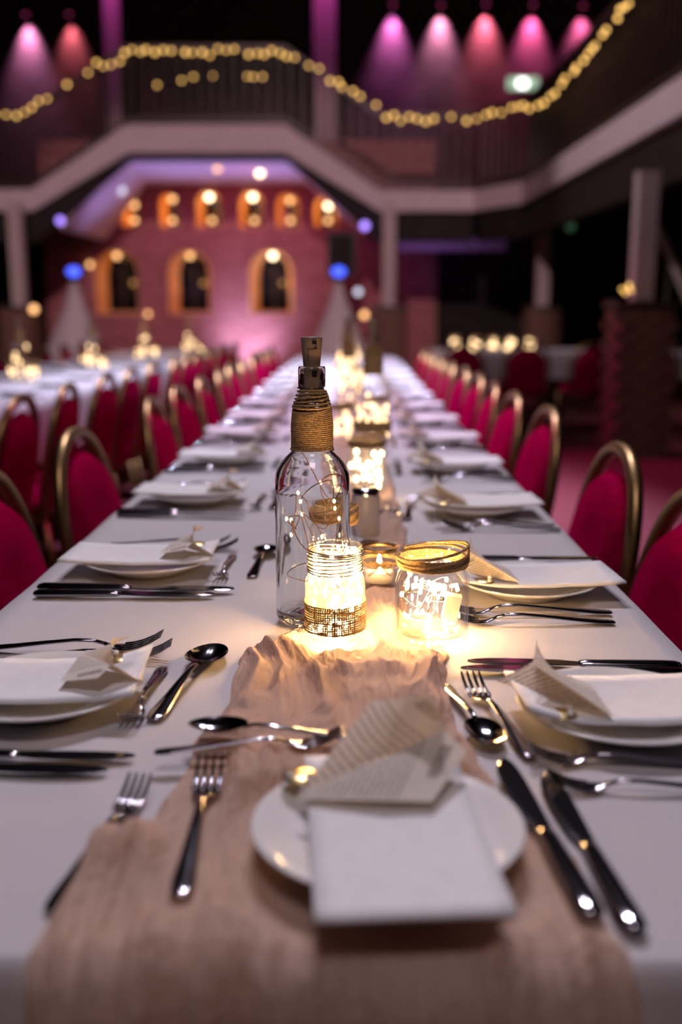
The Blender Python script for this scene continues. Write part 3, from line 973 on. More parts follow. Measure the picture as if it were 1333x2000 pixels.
def cloth(label, x0, x1, y0, y1, drop, seed, ny):
    # one sheet: cross-section runs up one side, over the top and down the other; both ends hang as well
    NX = 34
    def sect(y, hang):
        out = []
        for i in range(NX + 1):
            u = i / NX
            x = x0 + (x1 - x0) * u
            z = TZ + 0.0016 * noise.noise(Vector((x * 5, y * 5, seed))) + 0.0012 * noise.noise(Vector((x * 14, y * 9, seed + 4)))
            out.append((x, y, z))
        side = []
        for s_, xe in ((-1, x0), (1, x1)):
            col = []
            for k in range(1, 7):
                f = k / 6
                wv_ = 0.018 * f * (math.sin(y * 13 + seed + s_) + 0.6 * math.sin(y * 29 + 2 * s_))
                col.append((xe + s_ * (0.006 + abs(wv_) * 0.8 + 0.004 * min(1, k)), y, TZ - 0.004 - drop * f))
            side.append(col)
        return list(reversed(side[0])) + out + side[1]
    rows_ = []
    ys = [y0 + (y1 - y0) * (j / ny) ** 1.5 for j in range(ny + 1)]
    first = sect(ys[0], True)
    last = sect(ys[-1], True)
    def endrow(row, f, dy):
        res = []
        for i, p in enumerate(row):
            wv_ = 0.012 * f * math.sin(p[0] * 30 + seed)
            zz = p[2] - drop * f if 6 <= i <= 6 + NX else p[2]
            inx_ = min(max(p[0], x0 - 0.012), x1 + 0.012)
            res.append((inx_ if 6 <= i <= 6 + NX else p[0] * 1, p[1] + dy * (0.008 + abs(wv_)), min(zz, TZ - drop * f - 0.004) if not 6 <= i <= 6 + NX else zz - 0.004))
        return res
    for f in (1.0, 0.66, 0.33, 0.05):
        rows_.append(endrow(first, f, -1))
    for y in ys:
        rows_.append(sect(y, False))
    for f in (0.05, 0.33, 0.66, 1.0):
        rows_.append(endrow(last, f, 1))
    n = len(rows_[0])
    mb = MB().add([p for r_ in rows_ for p in r_], [(j * n + i, j * n + i + 1, (j + 1) * n + i + 1, (j + 1) * n + i) for j in range(len(rows_) - 1) for i in range(n - 1)])
    o = mb.obj('tablecloth', 'cloth')
    return tag(o, label, 'tablecloth')


TX0, TX1, TY0, TY1 = -0.412, 0.343, 0.50, 8.25
table('long folding banquet table under the white cloth with the glass bottles', TX0, TX1, TY0, TY1)
cloth('long white tablecloth on the table with bottles and jars', TX0, TX1, TY0, TY1, 0.24, 1.0, 200)
table('neighbouring long banquet table under its white cloth', -1.96, -1.26, 2.4, 10.0)
cloth('white tablecloth on the neighbouring long table', -1.96, -1.26, 2.4, 10.0, 0.24, 5.0, 90)
table('short cross banquet table near the doorway', 0.75, 3.1, 9.35, 10.1)
cloth('white tablecloth on the short cross table near the doorway', 0.75, 3.1, 9.35, 10.1, 0.24, 9.0, 20)

# ------------------------------------------------------------------ gauze runner
PLATE0 = T(757, 1640, TZ + 0.012); PLATE0.z = TZ
BOT = T(612, 1215)
JAR1 = T(655, 1262)
JAR2 = T(843, 1252)
JAR3 = T(652, 1160)
VOT = T(741, 1150)
edge_tab = []
for (pl, pr, py, amp) in ((70, 1228, 1880, 0.016), (172, 1115, 1690, 0.016), (300, 1000, 1610, 0.015), (372, 930, 1500, 0.015), (436, 872, 1380, 0.016), (470, 868, 1310, 0.013), (520, 866, 1262, 0.012), (585, 800, 1225, 0.012), (690, 800, 1170, 0.014), (705, 800, 1100, 0.012), (712, 792, 1040, 0.012)):
    a = T(pl, py); b_ = T(pr, py)
    edge_tab.append((a.y, a.x, b_.x, amp))
edge_tab += [(2.2, -0.03, 0.085, 0.010), (3.2, -0.06, 0.05, 0.010), (5, -0.05, 0.06, 0.010), (8.2, -0.06, 0.06, 0.010)]
keep_low = [(PLATE0, 0.108, 0.003), (JAR1, 0.036, 0.002), (JAR2, 0.045, 0.002), (BOT, 0.047, 0.002), (JAR3, 0.035, 0.002), (VOT, 0.028, 0.002), (T(717, 976), 0.042, 0.004), (T(728, 905), 0.048, 0.004), (T(714, 1066), 0.028, 0.006), (T(668, 870), 0.04, 0.004), (T(735, 850), 0.04, 0.004), (T(681, 826), 0.048, 0.004)]
# cutlery resting on the gauze presses it down
keep_seg = [(T(352, 1785), T(412, 1490), 0.013, 0.006), (T(690, 1440), T(382, 1420), 0.014, 0.012), (T(332, 1478), T(640, 1462), 0.012, 0.010), (T(1160, 1825), T(985, 1508), 0.014, 0.004)]


def fbm_ridge(x, y, seed):
    # sharp crinkles that run along the cloth and wander sideways
    wx = x + 0.034 * noise.noise(Vector((x * 7, y * 9, seed))) + 0.006 * noise.noise(Vector((x * 25, y * 22, seed + 3)))
    a = 1 - abs(noise.noise(Vector((wx * 26, y * 4.5, seed + 1))))
    b4 = 1 - abs(noise.noise(Vector((wx * 58 + 2 * y, y * 8.0, seed + 2))))
    c4 = 1 - abs(noise.noise(Vector((wx * 120 - 3 * y, y * 17.0, seed + 5))))
    return 0.66 * a ** 2 + 0.36 * b4 ** 2 + 0.10 * c4 ** 2


def runner_h(x, y, u, amp):
    rg = fbm_ridge(x, y, 1.3)
    h = amp * 1.15 * rg
    edge = min(1, min(u, 1 - u) / 0.07)
    h *= 0.3 + 0.7 * edge ** 0.6
    for (lp, rr_, hh) in LUMPS:
        d2 = ((x - lp.x) / rr_[0]) ** 2 + ((y - lp.y) / rr_[1]) ** 2
        if d2 < 6:
            h += hh * math.exp(-d2) * (0.8 + 0.35 * rg)
    for (c, r_, lim) in keep_low:
        d_ = math.hypot(x - c.x, y - c.y)
        if d_ < r_ + 0.02:
            f = max(0, min(1, (d_ - r_) / 0.02))
            f = f * f * (3 - 2 * f)
            h = min(h, lim + (max(h, lim) - lim) * f)
    for (p_, q_, r_, lim) in keep_seg:
        dx, dy = q_.x - p_.x, q_.y - p_.y
        tt = max(0, min(1, ((x - p_.x) * dx + (y - p_.y) * dy) / (dx * dx + dy * dy)))
        d_ = math.hypot(x - p_.x - tt * dx, y - p_.y - tt * dy)
        if d_ < r_ + 0.012:
            f = max(0, min(1, (d_ - r_) / 0.012))
            h = min(h, lim + (max(h, lim) - lim) * f)
    return max(h, 0.0012)


LUMPS = [(T(255, 1690), (0.032, 0.030), 0.020), (T(535, 1290), (0.030, 0.022), 0.010), (T(480, 1330), (0.02, 0.035), 0.010), (T(690, 1335), (0.06, 0.018), 0.006), (T(745, 1215), (0.014, 0.05), 0.012), (T(835, 1325), (0.03, 0.022), 0.008), (T(420, 1530), (0.02, 0.06), 0.008)]


def runner(label, ya, yb, ny, nx, front):
    ys = [ya + (yb - ya) * j / ny for j in range(ny + 1)]
    rows_ = []
    if front:
        xl, xr, amp = lerp_table(edge_tab, ya)
        for k in range(26, 0, -1):
            f = k / 26
            row = []
            for i in range(nx + 1):
                u = i / nx
                x = xl - 0.02 * f + (xr - xl + 0.03 * f) * u
                a = noise.noise(Vector((x * 34, 1.6 + f * 0.4, 4.0))); b3 = noise.noise(Vector((x * 85, 1.0 + f, 8.0)))
                off = 0.014 + 0.034 * (1 - abs(a)) ** 2 + 0.014 * (1 - abs(b3)) ** 2
                row.append((x, ya - 0.004 - off * min(1, 0.35 + f * 2), TZ + 0.010 - 0.40 * f))
            rows_.append(row)
    for y in ys:
        xl, xr, amp = lerp_table(edge_tab, y)
        row = []
        for i in range(nx + 1):
            u = i / nx
            wl = 0.008 * noise.noise(Vector((y * 22, 0.5, 1))) ; wr = 0.008 * noise.noise(Vector((y * 22, 7.5, 1)))
            x = xl + wl + (xr + wr - xl - wl) * u
            row.append((x, y, TZ + 0.001 + runner_h(x, y, u, amp)))
        rows_.append(row)
    n = nx + 1
    mb = MB().add([p for r_ in rows_ for p in r_], [(j * n + i, j * n + i + 1, (j + 1) * n + i + 1, (j + 1) * n + i) for j in range(len(rows_) - 1) for i in range(n - 1)])
    o = mb.obj('table_runner', 'gauze')
    return tag(o, label, 'table runner')


runner('crinkled blush gauze runner spilling over the table end under the plate', TY0 - 0.006, 2.2, 620, 230, True)
runner('narrow crinkled blush gauze runner farther along the long table', 2.2, 8.2, 240, 40, False)


# ------------------------------------------------------------------ cutlery
def ell_ring(c, wdt, th, n=10, up=Vector((0, 0, 1))):
    return [(c[0] + wdt / 2 * math.cos(2 * PI * k / n), c[1], c[2] + th / 2 * math.sin(2 * PI * k / n)) for k in range(n)]


def handle_rings(L, y_to, wend=0.0175, wneck=0.0065):
    rings = []
    pts = [(0.0, 0.006, 0.0032, 0.002), (0.002, 0.014, 0.0034, 0.0028), (0.008, wend * 0.93, 0.0036, 0.0034), (0.02, wend, 0.004, 0.0036), (0.045, wend * 0.78, 0.006, 0.0036), (0.08, 0.0098, 0.0095, 0.0036), (0.11, 0.0072, 0.012, 0.0036), (0.128, wneck, 0.0115, 0.0038), (0.14, wneck * 1.05, 0.0085, 0.0036)]
    for y, wdt, z, th in pts:
        rings.append(ell_ring((0, y * L / 0.2, z), wdt, th))
    return rings


def make_fork():
    L = 0.2
    t = thing('fork', 'x', 'fork')
    MB().loft(handle_rings(L, 0.14)).obj('handle', 'steel', t)
    mb = MB()
    mb.loft([ell_ring((0, 0.139, 0.0088), 0.0068, 0.0036), ell_ring((0, 0.146, 0.0058), 0.013, 0.003), ell_ring((0, 0.153, 0.0042), 0.0215, 0.0026), ell_ring((0, 0.160, 0.004), 0.0245, 0.0024), ell_ring((0, 0.166, 0.0046), 0.0248, 0.0022)])
    for k in range(4):
        x = (k - 1.5) * 0.0069
        rings = []
        for y, z, wd_ in ((0.160, 0.0042, 0.0046), (0.168, 0.005, 0.0042), (0.178, 0.0075, 0.0036), (0.190, 0.0125, 0.0031), (0.199, 0.0178, 0.0022), (0.201, 0.0190, 0.001)):
            rings.append([(x + wd_ / 2 * a, y, z + 0.0011 * b3) for a, b3 in ((-1, -1), (1, -1), (1, 1), (-1, 1))])
        mb.loft(rings)
    mb.obj('tines', 'steel', t)
    return t


def make_spoon():
    t = thing('spoon', 'x', 'spoon')
    MB().loft(handle_rings(0.185, 0.13)).obj('handle', 'steel', t)
    mb = MB()
    cy, a_, b3 = 0.159, 0.0205, 0.034
    def surf(off):
        def fn(u, v):
            r_ = v
            th = 2 * PI * u
            egg = 1 + 0.10 * math.sin(th) * -1
            x = a_ * r_ * math.cos(th) * egg
            y = cy + b3 * r_ * math.sin(th)
            z = 0.0022 + 0.0085 * (r_ ** 2.2) + off * (1 - 0.9 * r_) + 0.0015 * r_ * math.sin(th) * -1
            return (x, y, z)
        return fn
    mb.grid(surf(0.0), 33, 10)
    mb.grid(surf(-0.0014), 33, 10)
    mb.obj('bowl', 'steel', t)
    return t


def make_knife():
    t = thing('table_knife', 'x', 'knife')
    rings = []
    for y, wd_, th in ((0.0, 0.006, 0.003), (0.002, 0.0125, 0.007), (0.007, 0.0175, 0.0092), (0.02, 0.0185, 0.0095), (0.06, 0.0160, 0.0088), (0.092, 0.0135, 0.0080), (0.100, 0.0130, 0.0078), (0.104, 0.0118, 0.0060), (0.107, 0.0110, 0.0035)):
        rings.append(ell_ring((0, y, 0.0050), wd_, th, 12))
    MB().loft(rings).obj('handle', 'steel', t)
    rings = []
    for y, x0_, x1_ in ((0.103, -0.005, 0.0055), (0.112, -0.0055, 0.0075), (0.125, -0.0058, 0.0105), (0.15, -0.0062, 0.0122), (0.18, -0.0062, 0.0126), (0.200, -0.0055, 0.0115), (0.212, -0.0040, 0.0085), (0.219, -0.0018, 0.0045), (0.222, 0.0003, 0.0018)):
        rings.append([(x0_, y, 0.0040), (x0_, y, 0.0064), (x0_ * 0.2 + x1_ * 0.8, y, 0.0059), (x1_, y, 0.0051), (x0_ * 0.2 + x1_ * 0.8, y, 0.0044)])
    MB().loft(rings).obj('blade', 'blade', t, False)
    return t


P = {'fork': make_fork(), 'spoon': make_spoon(), 'table_knife': make_knife()}
LEN = {'fork': 0.201, 'spoon': 0.193, 'table_knife': 0.222}
first_used = {k: False for k in P}


def take(kind):
    if not first_used[kind]:
        first_used[kind] = True
        return P[kind]
    return dup(P[kind])


def cutlery(kind, a, b_, label, group, z=TZ + 0.0012, flip=False, length=None, tilt=0.0):
    """a = handle end, b_ = tip, both on the cloth; size from its usual length unless the two ends say otherwise"""
    d = Vector((b_.x - a.x, b_.y - a.y, 0))
    L = length or min(max(d.length, LEN[kind] * 0.72), LEN[kind] * 1.12)
    s = L / LEN[kind]
    o = take(kind)
    mid = (Vector((a.x, a.y, 0)) + Vector((b_.x, b_.y, 0))) / 2 - d.normalized() * L / 2
    o.location = (mid.x, mid.y, z)
    o.rotation_euler = (tilt, 0, math.atan2(d.y, d.x) - PI / 2)
    o.scale = (-s if flip else s, s, s)
    tag(o, label, {'fork': 'fork', 'spoon': 'spoon', 'table_knife': 'knife'}[kind], group)
    return o


# ------------------------------------------------------------------ plates, napkins, pages, favours
plate_me = MB().lathe([(0.0, 0.006), (0.048, 0.006), (0.056, 0.0075), (0.066, 0.0125), (0.082, 0.0175), (0.0868, 0.0190), (0.0878, 0.0182), (0.0868, 0.0168), (0.066, 0.0085), (0.054, 0.0035), (0.050, 0.0), (0.046, 0.0), (0.044, 0.0025), (0.0, 0.0025)], 56).mesh('side_plate', 'china')


def napkin_mesh(seed, bend, wid=0.054):
    rnd = random.Random(seed)
    mb = MB()
    nu, nv = 9, 15
    def surf(off):
        def fn(u, v):
            x = (u - 0.5) * 2 * wid
            y = -0.108 + 0.198 * v
            sag = -0.006 * math.exp(-((x / 0.05) ** 2 + ((y + 0.005) / 0.06) ** 2))
            curl = bend * (max(0, v - 0.72) / 0.28) ** 2 * (0.35 + 0.65 * (1 - u)) + 0.3 * bend * (max(0, 0.25 - v) / 0.25) ** 2
            wv_ = 0.0009 * noise.noise(Vector((x * 40, y * 40, seed)))
            return (x, y, sag + curl + wv_ + off)
        return fn
    mb.grid(surf(0.0), nu, nv); n0 = nu * nv
    mb.grid(surf(0.0028), nu, nv)
    # rim
    loop = [i for i in range(nu)] + [j * nu + nu - 1 for j in range(1, nv)] + [(nv - 1) * nu + i for i in range(nu - 2, -1, -1)] + [j * nu for j in range(nv - 2, 0, -1)]
    for k in range(len(loop)):
        a_, b3 = loop[k], loop[(k + 1) % len(loop)]
        mb.f.append((a_, b3, b3 + n0, a_ + n0))
    mb.f[:(nu - 1) * (nv - 1)] = [tuple(reversed(f)) for f in mb.f[:(nu - 1) * (nv - 1)]]
    return mb.mesh('napkin', 'napkin')


nap_meshes = [napkin_mesh(k, b3) for k, b3 in enumerate((0.004, 0.012, 0.007, 0.007))]

# the folded page, measured at the table-end setting and reused
PC = PLATE0.copy()
pg = {k: on_z(px, py, z) for k, (px, py, z) in {'T': (575, 1575, 0.7785), 'F': (845, 1581, 0.7785), 'G': (912, 1482, 0.792), 'Rr': (868, 1440, 0.802), 'U': (852, 1370, 0.829), 'V': (725, 1385, 0.817)}.items()}
pg = {k: v - Vector((PC.x, PC.y, TZ)) for k, v in pg.items()}
pg['D'] = Vector((pg['Rr'].x + 0.004, pg['Rr'].y + 0.040, 0.0275))
pg['E'] = Vector((pg['T'].x + 0.03, pg['T'].y + 0.028, 0.0265))


def page_mesh():
    me = bpy.data.meshes.new('folded_page')
    def sub(q, uvq, nu=8, nv=8, bow=0.0):
        vs, fs, uvs = [], [], []
        for j in range(nv + 1):
            for i in range(nu + 1):
                u, v = i / nu, j / nv
                p = (q[0] * (1 - u) + q[1] * u) * (1 - v) + (q[3] * (1 - u) + q[2] * u) * v
                p = p + Vector((0, 0, bow * math.sin(PI * u) * math.sin(PI * v)))
                vs.append(p)
                a0 = Vector(uvq[0]); a1 = Vector(uvq[1]); a2 = Vector(uvq[2]); a3 = Vector(uvq[3])
                uvs.append((a0 * (1 - u) + a1 * u) * (1 - v) + (a3 * (1 - u) + a2 * u) * v)
        for j in range(nv):
            for i in range(nu):
                k = j * (nu + 1) + i
                fs.append((k, k + 1, k + nu + 2, k + nu + 1))
        return vs, fs, uvs
    V_, F_, U_ = [], [], []
    T_, Fq, G, Rr, Uq, Vq, D, E = (pg[k] for k in ('T', 'F', 'G', 'Rr', 'U', 'V', 'D', 'E'))
    Tb = T_ + Vector((0.002, 0.002, 0.001))
    # front wing: text lines run across the fold
    for q, uq, bow in (((T_, Fq, G, Rr), ((0.05, 0.0), (0.05, 0.95), (0.62, 1.0), (0.95, 0.80)), 0.002),
                  ((Tb, Rr, Uq, Vq), ((0.05, 0.0), (0.10, 0.80), (0.75, 0.98), (0.95, 0.60)), -0.001),
                  ((T_, Rr, D, E), ((0, 0), (0, 0.7), (0.5, 0.7), (0.5, 0)), 0.001)):
        v_, f_, u_ = sub(q, uq, bow=bow)
        o = len(V_)
        V_ += v_; U_ += u_; F_ += [tuple(i + o for i in f) for f in f_]
    me.from_pydata([tuple(v) for v in V_], [], F_)
    uvl = me.uv_layers.new(name='UVMap')
    for li, lp in enumerate(me.loops):
        uvl.data[li].uv = U_[lp.vertex_index]
    me.materials.append(M['page'])
    me.polygons.foreach_set('use_smooth', [True] * len(me.polygons))
    me.update()
    return me


page_me = page_mesh()
fav_proto = thing('table_favour', 'x', 'favour')
MB().lathe([(0.0, 0.0), (0.012, 0.0), (0.013, 0.001), (0.012, 0.002), (0.0, 0.0022)], 20).obj('gold_disc', 'goldleaf', fav_proto)
MB().sphere((-0.007, -0.006, 0.004), 0.0028, 10, 8).obj('pearl', 'pearl', fav_proto)
MB().sphere((0.006, -0.008, 0.004), 0.0026, 10, 8).obj('pearl', 'pearl', fav_proto)
fav_used = [False]


def setting_plate(c, rz, where, k, dz=0.0):
    """plate, napkin, folded page and favour of one place; c on the cloth, local +y to the table centre"""
    z = TZ + 0.0015 + dz
    o = link('side_plate', plate_me, None, (c.x, c.y, z)); tag(o, 'white china side plate at the ' + where, 'plate', 'side plates on the long table')
    rot = Matrix.Rotation(rz, 4, 'Z')
    jit = random.uniform(-0.06, 0.06) if k else 0
    n = link('napkin', nap_meshes[0 if k == 0 else k % 4], None, (c.x, c.y, z + 0.0215)); n.rotation_euler = (0, 0, rz + (R(4) if k == 0 else jit))
    if k == 0:
        q = rot @ Vector((0.004, -0.010, 0)); n.location = (c.x + q.x, c.y + q.y, z + 0.0215)
    tag(n, 'folded white napkin on the plate at the ' + where, 'napkin', 'napkins on the plates')
    sc_ = 1.0 if k == 0 else 0.8
    q = rot @ (Vector((0, 0, 0)) if k == 0 else Vector((-0.004, 0.012, 0)))
    p = link('folded_page', page_me, None, (c.x + q.x, c.y + q.y, z + 0.0250 - 0.0265 * sc_)); p.rotation_euler = (0, 0, rz + jit * 1.5); p.scale = (sc_,) * 3
    tag(p, 'folded printed book page on the napkin at the ' + where, 'paper', 'folded book pages')
    fv = fav_proto if not fav_used[0] else dup(fav_proto)
    fav_used[0] = True
    q = rot @ (Vector((-0.058, 0.048, 0)) if k == 0 else Vector((-0.045, 0.060, 0)))
    fv.location = (c.x + q.x, c.y + q.y, z + 0.0248); fv.rotation_euler = (0, 0, rz)
    tag(fv, 'gold disc with two pearl beads at the ' + where, 'favour', 'gold table favours')


GC = 'cutlery of the long table'


def seat_label(side, k):
    return '%s place, %s' % (ORD[k], side)


# --- the table-end setting
W0 = 'table end place'
setting_plate(PLATE0, 0.0, W0, 0, 0.0055)
zr = TZ + 0.008
cutlery('fork', T(100, 1790), T(275, 1505, TZ + 0.018), 'outer steel dinner fork at the table end place', GC)
cutlery('fork', T(352, 1785), T(412, 1468, TZ + 0.026), 'inner steel dinner fork lying on the runner at the table end place', GC, TZ + 0.0085)
cutlery('table_knife', T(1160, 1825), T(985, 1508), 'inner steel knife at the table end place', GC, TZ + 0.006, flip=True)
cutlery('table_knife', T(1245, 1838), T(1070, 1522), 'outer steel knife at the table end place', GC, flip=True)
cutlery('spoon', T(690, 1440, TZ + 0.02), T(382, 1420, TZ + 0.02), 'dessert spoon lying across the gauze runner at the table end place', GC, TZ + 0.017)
cutlery('fork', T(332, 1478, TZ + 0.012), T(640, 1462, TZ + 0.012), 'dessert fork lying across the gauze runner at the table end place', GC, TZ + 0.014)

# --- side settings: explicit ones near the table end, then the same pattern repeated
lefts = [T(85, 1350, TZ + 0.012), T(290, 1098, TZ + 0.012), T(384, 968, TZ + 0.012)]
rights = [T(1212, 1388, TZ + 0.012), T(1030, 1140, TZ + 0.012), T(930, 990, TZ + 0.012)]


def generic_cutlery(c, rz, where, skip=()):
    rot = Matrix.Rotation(rz, 4, 'Z')
    def g(x, y):
        v = rot @ Vector((x + random.uniform(-0.004, 0.004), y + random.uniform(-0.006, 0.006), 0))
        return Vector((c.x + v.x, c.y + v.y, 0))
    items = (('fork', (-0.150, -0.12), (-0.150, 0.08), 'outer steel dinner fork at the ', 'fo'), ('fork', (-0.120, -0.12), (-0.120, 0.08), 'inner steel dinner fork at the ', 'fi'),
             ('table_knife', (0.118, -0.12), (0.118, 0.10), 'inner steel knife at the ', 'ki'), ('table_knife', (0.150, -0.12), (0.150, 0.10), 'outer steel knife at the ', 'ko'),
             ('spoon', (0.085, 0.150), (-0.085, 0.158), 'dessert spoon above the plate at the ', 'sp'), ('fork', (-0.06, 0.118), (0.09, 0.112), 'dessert fork above the plate at the ', 'df'))
    for kind, a_, b3, lab, key in items:
        if key in skip: continue
        cutlery(kind, g(*a_), g(*b3), lab + where, GC, flip=(kind == 'table_knife'), length=0.165 if key == 'df' else (0.175 if key == 'sp' else None))


for k, c in enumerate(lefts):
    setting_plate(c, -PI / 2, seat_label(LN, k), k + 1)
for k, c in enumerate(rights):
    setting_plate(c, PI / 2, seat_label(RN, k), k + 1)
w_ = seat_label(LN, 0)
cutlery('fork', T(-60, 1275), T(318, 1240, TZ + 0.018), 'outer steel dinner fork at the ' + w_, GC)
cutlery('fork', T(-45, 1300), T(336, 1256, TZ + 0.018), 'inner steel dinner fork at the ' + w_, GC)
cutlery('spoon', T(298, 1415), T(425, 1275), 'dessert spoon above the plate at the ' + w_, GC)
cutlery('fork', T(318, 1312), T(250, 1425), 'dessert fork above the plate at the ' + w_, GC, length=0.15)
cutlery('table_knife', T(-170, 1482), T(265, 1488), 'inner steel knife at the ' + w_, GC)
cutlery('table_knife', T(-240, 1505), T(212, 1515), 'outer steel knife at the ' + w_, GC)
w_ = seat_label(LN, 1)
cutlery('fork', T(215, 1068), T(450, 1047, TZ + 0.018), 'outer steel dinner fork at the ' + w_, GC)
cutlery('fork', T(225, 1082), T(466, 1053, TZ + 0.018), 'inner steel dinner fork at the ' + w_, GC)
cutlery('spoon', T(485, 1142), T(530, 1068), 'dessert spoon above the plate at the ' + w_, GC, length=0.17)
cutlery('fork', T(456, 1088), T(428, 1140), 'dessert fork above the plate at the ' + w_, GC, length=0.15)
cutlery('table_knife', T(72, 1156), T(460, 1160), 'inner steel knife at the ' + w_, GC)
cutlery('table_knife', T(66, 1168), T(420, 1169), 'outer steel knife at the ' + w_, GC)
generic_cutlery(lefts[2], -PI / 2, seat_label(LN, 2))
w_ = seat_label(RN, 0)
cutlery('table_knife', T(1332, 1311), T(913, 1302), 'outer steel knife at the ' + w_, GC)
cutlery('table_knife', T(1350, 1326), T(900, 1316), 'inner steel knife at the ' + w_, GC)
cutlery('fork', T(1040, 1488), T(918, 1308, TZ + 0.018), 'dessert fork above the plate at the ' + w_, GC)
cutlery('spoon', T(872, 1350), T(962, 1465), 'dessert spoon above the plate at the ' + w_, GC, length=0.15)
cutlery('fork', T(1420, 1503), T(1030, 1492), 'inner steel dinner fork at the ' + w_, GC)
cutlery('fork', T(1470, 1556), T(1068, 1545), 'outer steel dinner fork at the ' + w_, GC)
w_ = seat_label(RN, 1)
cutlery('table_knife', T(935, 1098), T(1108, 1098), 'steel knife beyond the plate at the ' + w_, GC, length=0.21)
cutlery('fork', T(1196, 1203), T(860, 1202), 'inner steel dinner fork at the ' + w_, GC)
cutlery('fork', T(1202, 1222), T(868, 1220), 'outer steel dinner fork at the ' + w_, GC)
w_ = seat_label(RN, 2)
generic_cutlery(rights[2], PI / 2, w_)

dl = Yd(1.93, TZ); dr_ = Yd(1.80, TZ)
for k in range(3, 14):
    for side, rz, x, y in ((LN, -PI / 2, -0.292, lefts[2].y + 0.485 * (k - 2)), (RN, PI / 2, 0.226, rights[2].y + 0.48 * (k - 2))):
        if y > TY1 - 0.2: continue
        c = Vector((x + random.uniform(-0.008, 0.008), y + random.uniform(-0.015, 0.015), 0))
        setting_plate(c, rz, seat_label(side, k), k + 1)
        generic_cutlery(c, rz, seat_label(side, k), skip=() if k < 9 else ('sp', 'df'))


# ------------------------------------------------------------------ glassware
def twine_wrap(prof_r, z0, z1, turns, r, wob=0.0, seed=0, irregular=None):
    rnd = random.Random(seed)
    pts = []
    n = 26
    tot = int(turns * n)
    for i in range(tot + 1):
        a = 2 * PI * i / n
        f = i / tot
        z = z0 + (z1 - z0) * f
        if irregular:
            z += irregular(f, a)
        z += wob * math.sin(a * 1.0 + 0.7 * math.floor(i / n)) * 0.5
        rr_ = prof_r(z) + r * 0.85 + 0.0006 * noise.noise(Vector((a * 2.1, seed, 0)))
        pts.append((rr_ * math.cos(a), rr_ * math.sin(a), z))
    return MB().tube(pts, [r * (1 + 0.12 * math.sin(i * 2.4)) for i in range(tot + 1)], 6)


def hairs(mb, prof_r, z0, z1, cnt, ln, seed):
    rnd = random.Random(seed)
    for _ in range(cnt):
        a = rnd.uniform(0, 2 * PI); z = rnd.uniform(z0, z1); r_ = prof_r(z) + 0.001
        d = Vector((math.cos(a), math.sin(a), rnd.uniform(-0.6, 0.9))) * rnd.uniform(0.3, 1) * ln
        p = Vector((r_ * math.cos(a), r_ * math.sin(a), z))
        q = p + d * 0.5 + Vector((rnd.uniform(-1, 1), rnd.uniform(-1, 1), 0)) * ln * 0.2
        mb.tube([p, q, p + d], 0.00013, 3)
    return mb


def wire_path(rad, z0, z1, n, seed, core=0.0):
    rnd = random.Random(seed)
    ctrl = []
    for k in range(n):
        a = rnd.uniform(0, 2 * PI)
        r_ = rad * (core + (1 - core) * math.sqrt(rnd.random()))
        ctrl.append(Vector((r_ * math.cos(a), r_ * math.sin(a), rnd.uniform(z0, z1))))
    # order to make loops rather than stars
    path = [ctrl.pop(0)]
    while ctrl:
        ctrl.sort(key=lambda c: abs((c - path[-1]).length - rad * 0.9))
        path.append(ctrl.pop(0))
    pts = []
    m_ = len(path)
    for i in range(m_ - 1):
        p0, p1, p2, p3 = path[max(i - 1, 0)], path[i], path[i + 1], path[min(i + 2, m_ - 1)]
        for q in range(7):
            t = q / 7
            c = 0.5 * ((2 * p1) + (-p0 + p2) * t + (2 * p0 - 5 * p1 + 4 * p2 - p3) * t * t + (-p0 + 3 * p1 - 3 * p2 + p3) * t ** 3)
            rr_ = math.hypot(c.x, c.y)
            if rr_ > rad:
                c.x *= rad / rr_; c.y *= rad / rr_
            c.z = min(max(c.z, z0), z1)
            pts.append(c)
    return path, pts


def string_in(parent, rad, z0, z1, nctrl, seed, led, bulb_r, wire='copper', wire_r=0.00045, extra=None, core=0.0, skip=1):
    path, pts = wire_path(rad, z0, z1, nctrl, seed, core)
    if extra:
        pts = extra + pts
    wo = MB().tube(pts, wire_r, 4).obj('light_wire', wire, parent)
    me = MB().sphere((0, 0, 0), bulb_r, 8, 6, (1, 1, 1.5)).mesh('light_bulb', led)
    for p in path[::skip]:
        link('light_bulb', me, wo, p)
    return wo


def bottle_r(z):
    tab = [(0.0, 0.0395), (0.006, 0.0415), (0.160, 0.0415), (0.168, 0.0404), (0.177, 0.0362), (0.185, 0.0298), (0.1915, 0.0232), (0.197, 0.0212), (0.222, 0.0210), (0.240, 0.0196), (0.252, 0.0160), (0.258, 0.0135), (0.262, 0.0132)]
    return lerp_table(tab, z)[0]


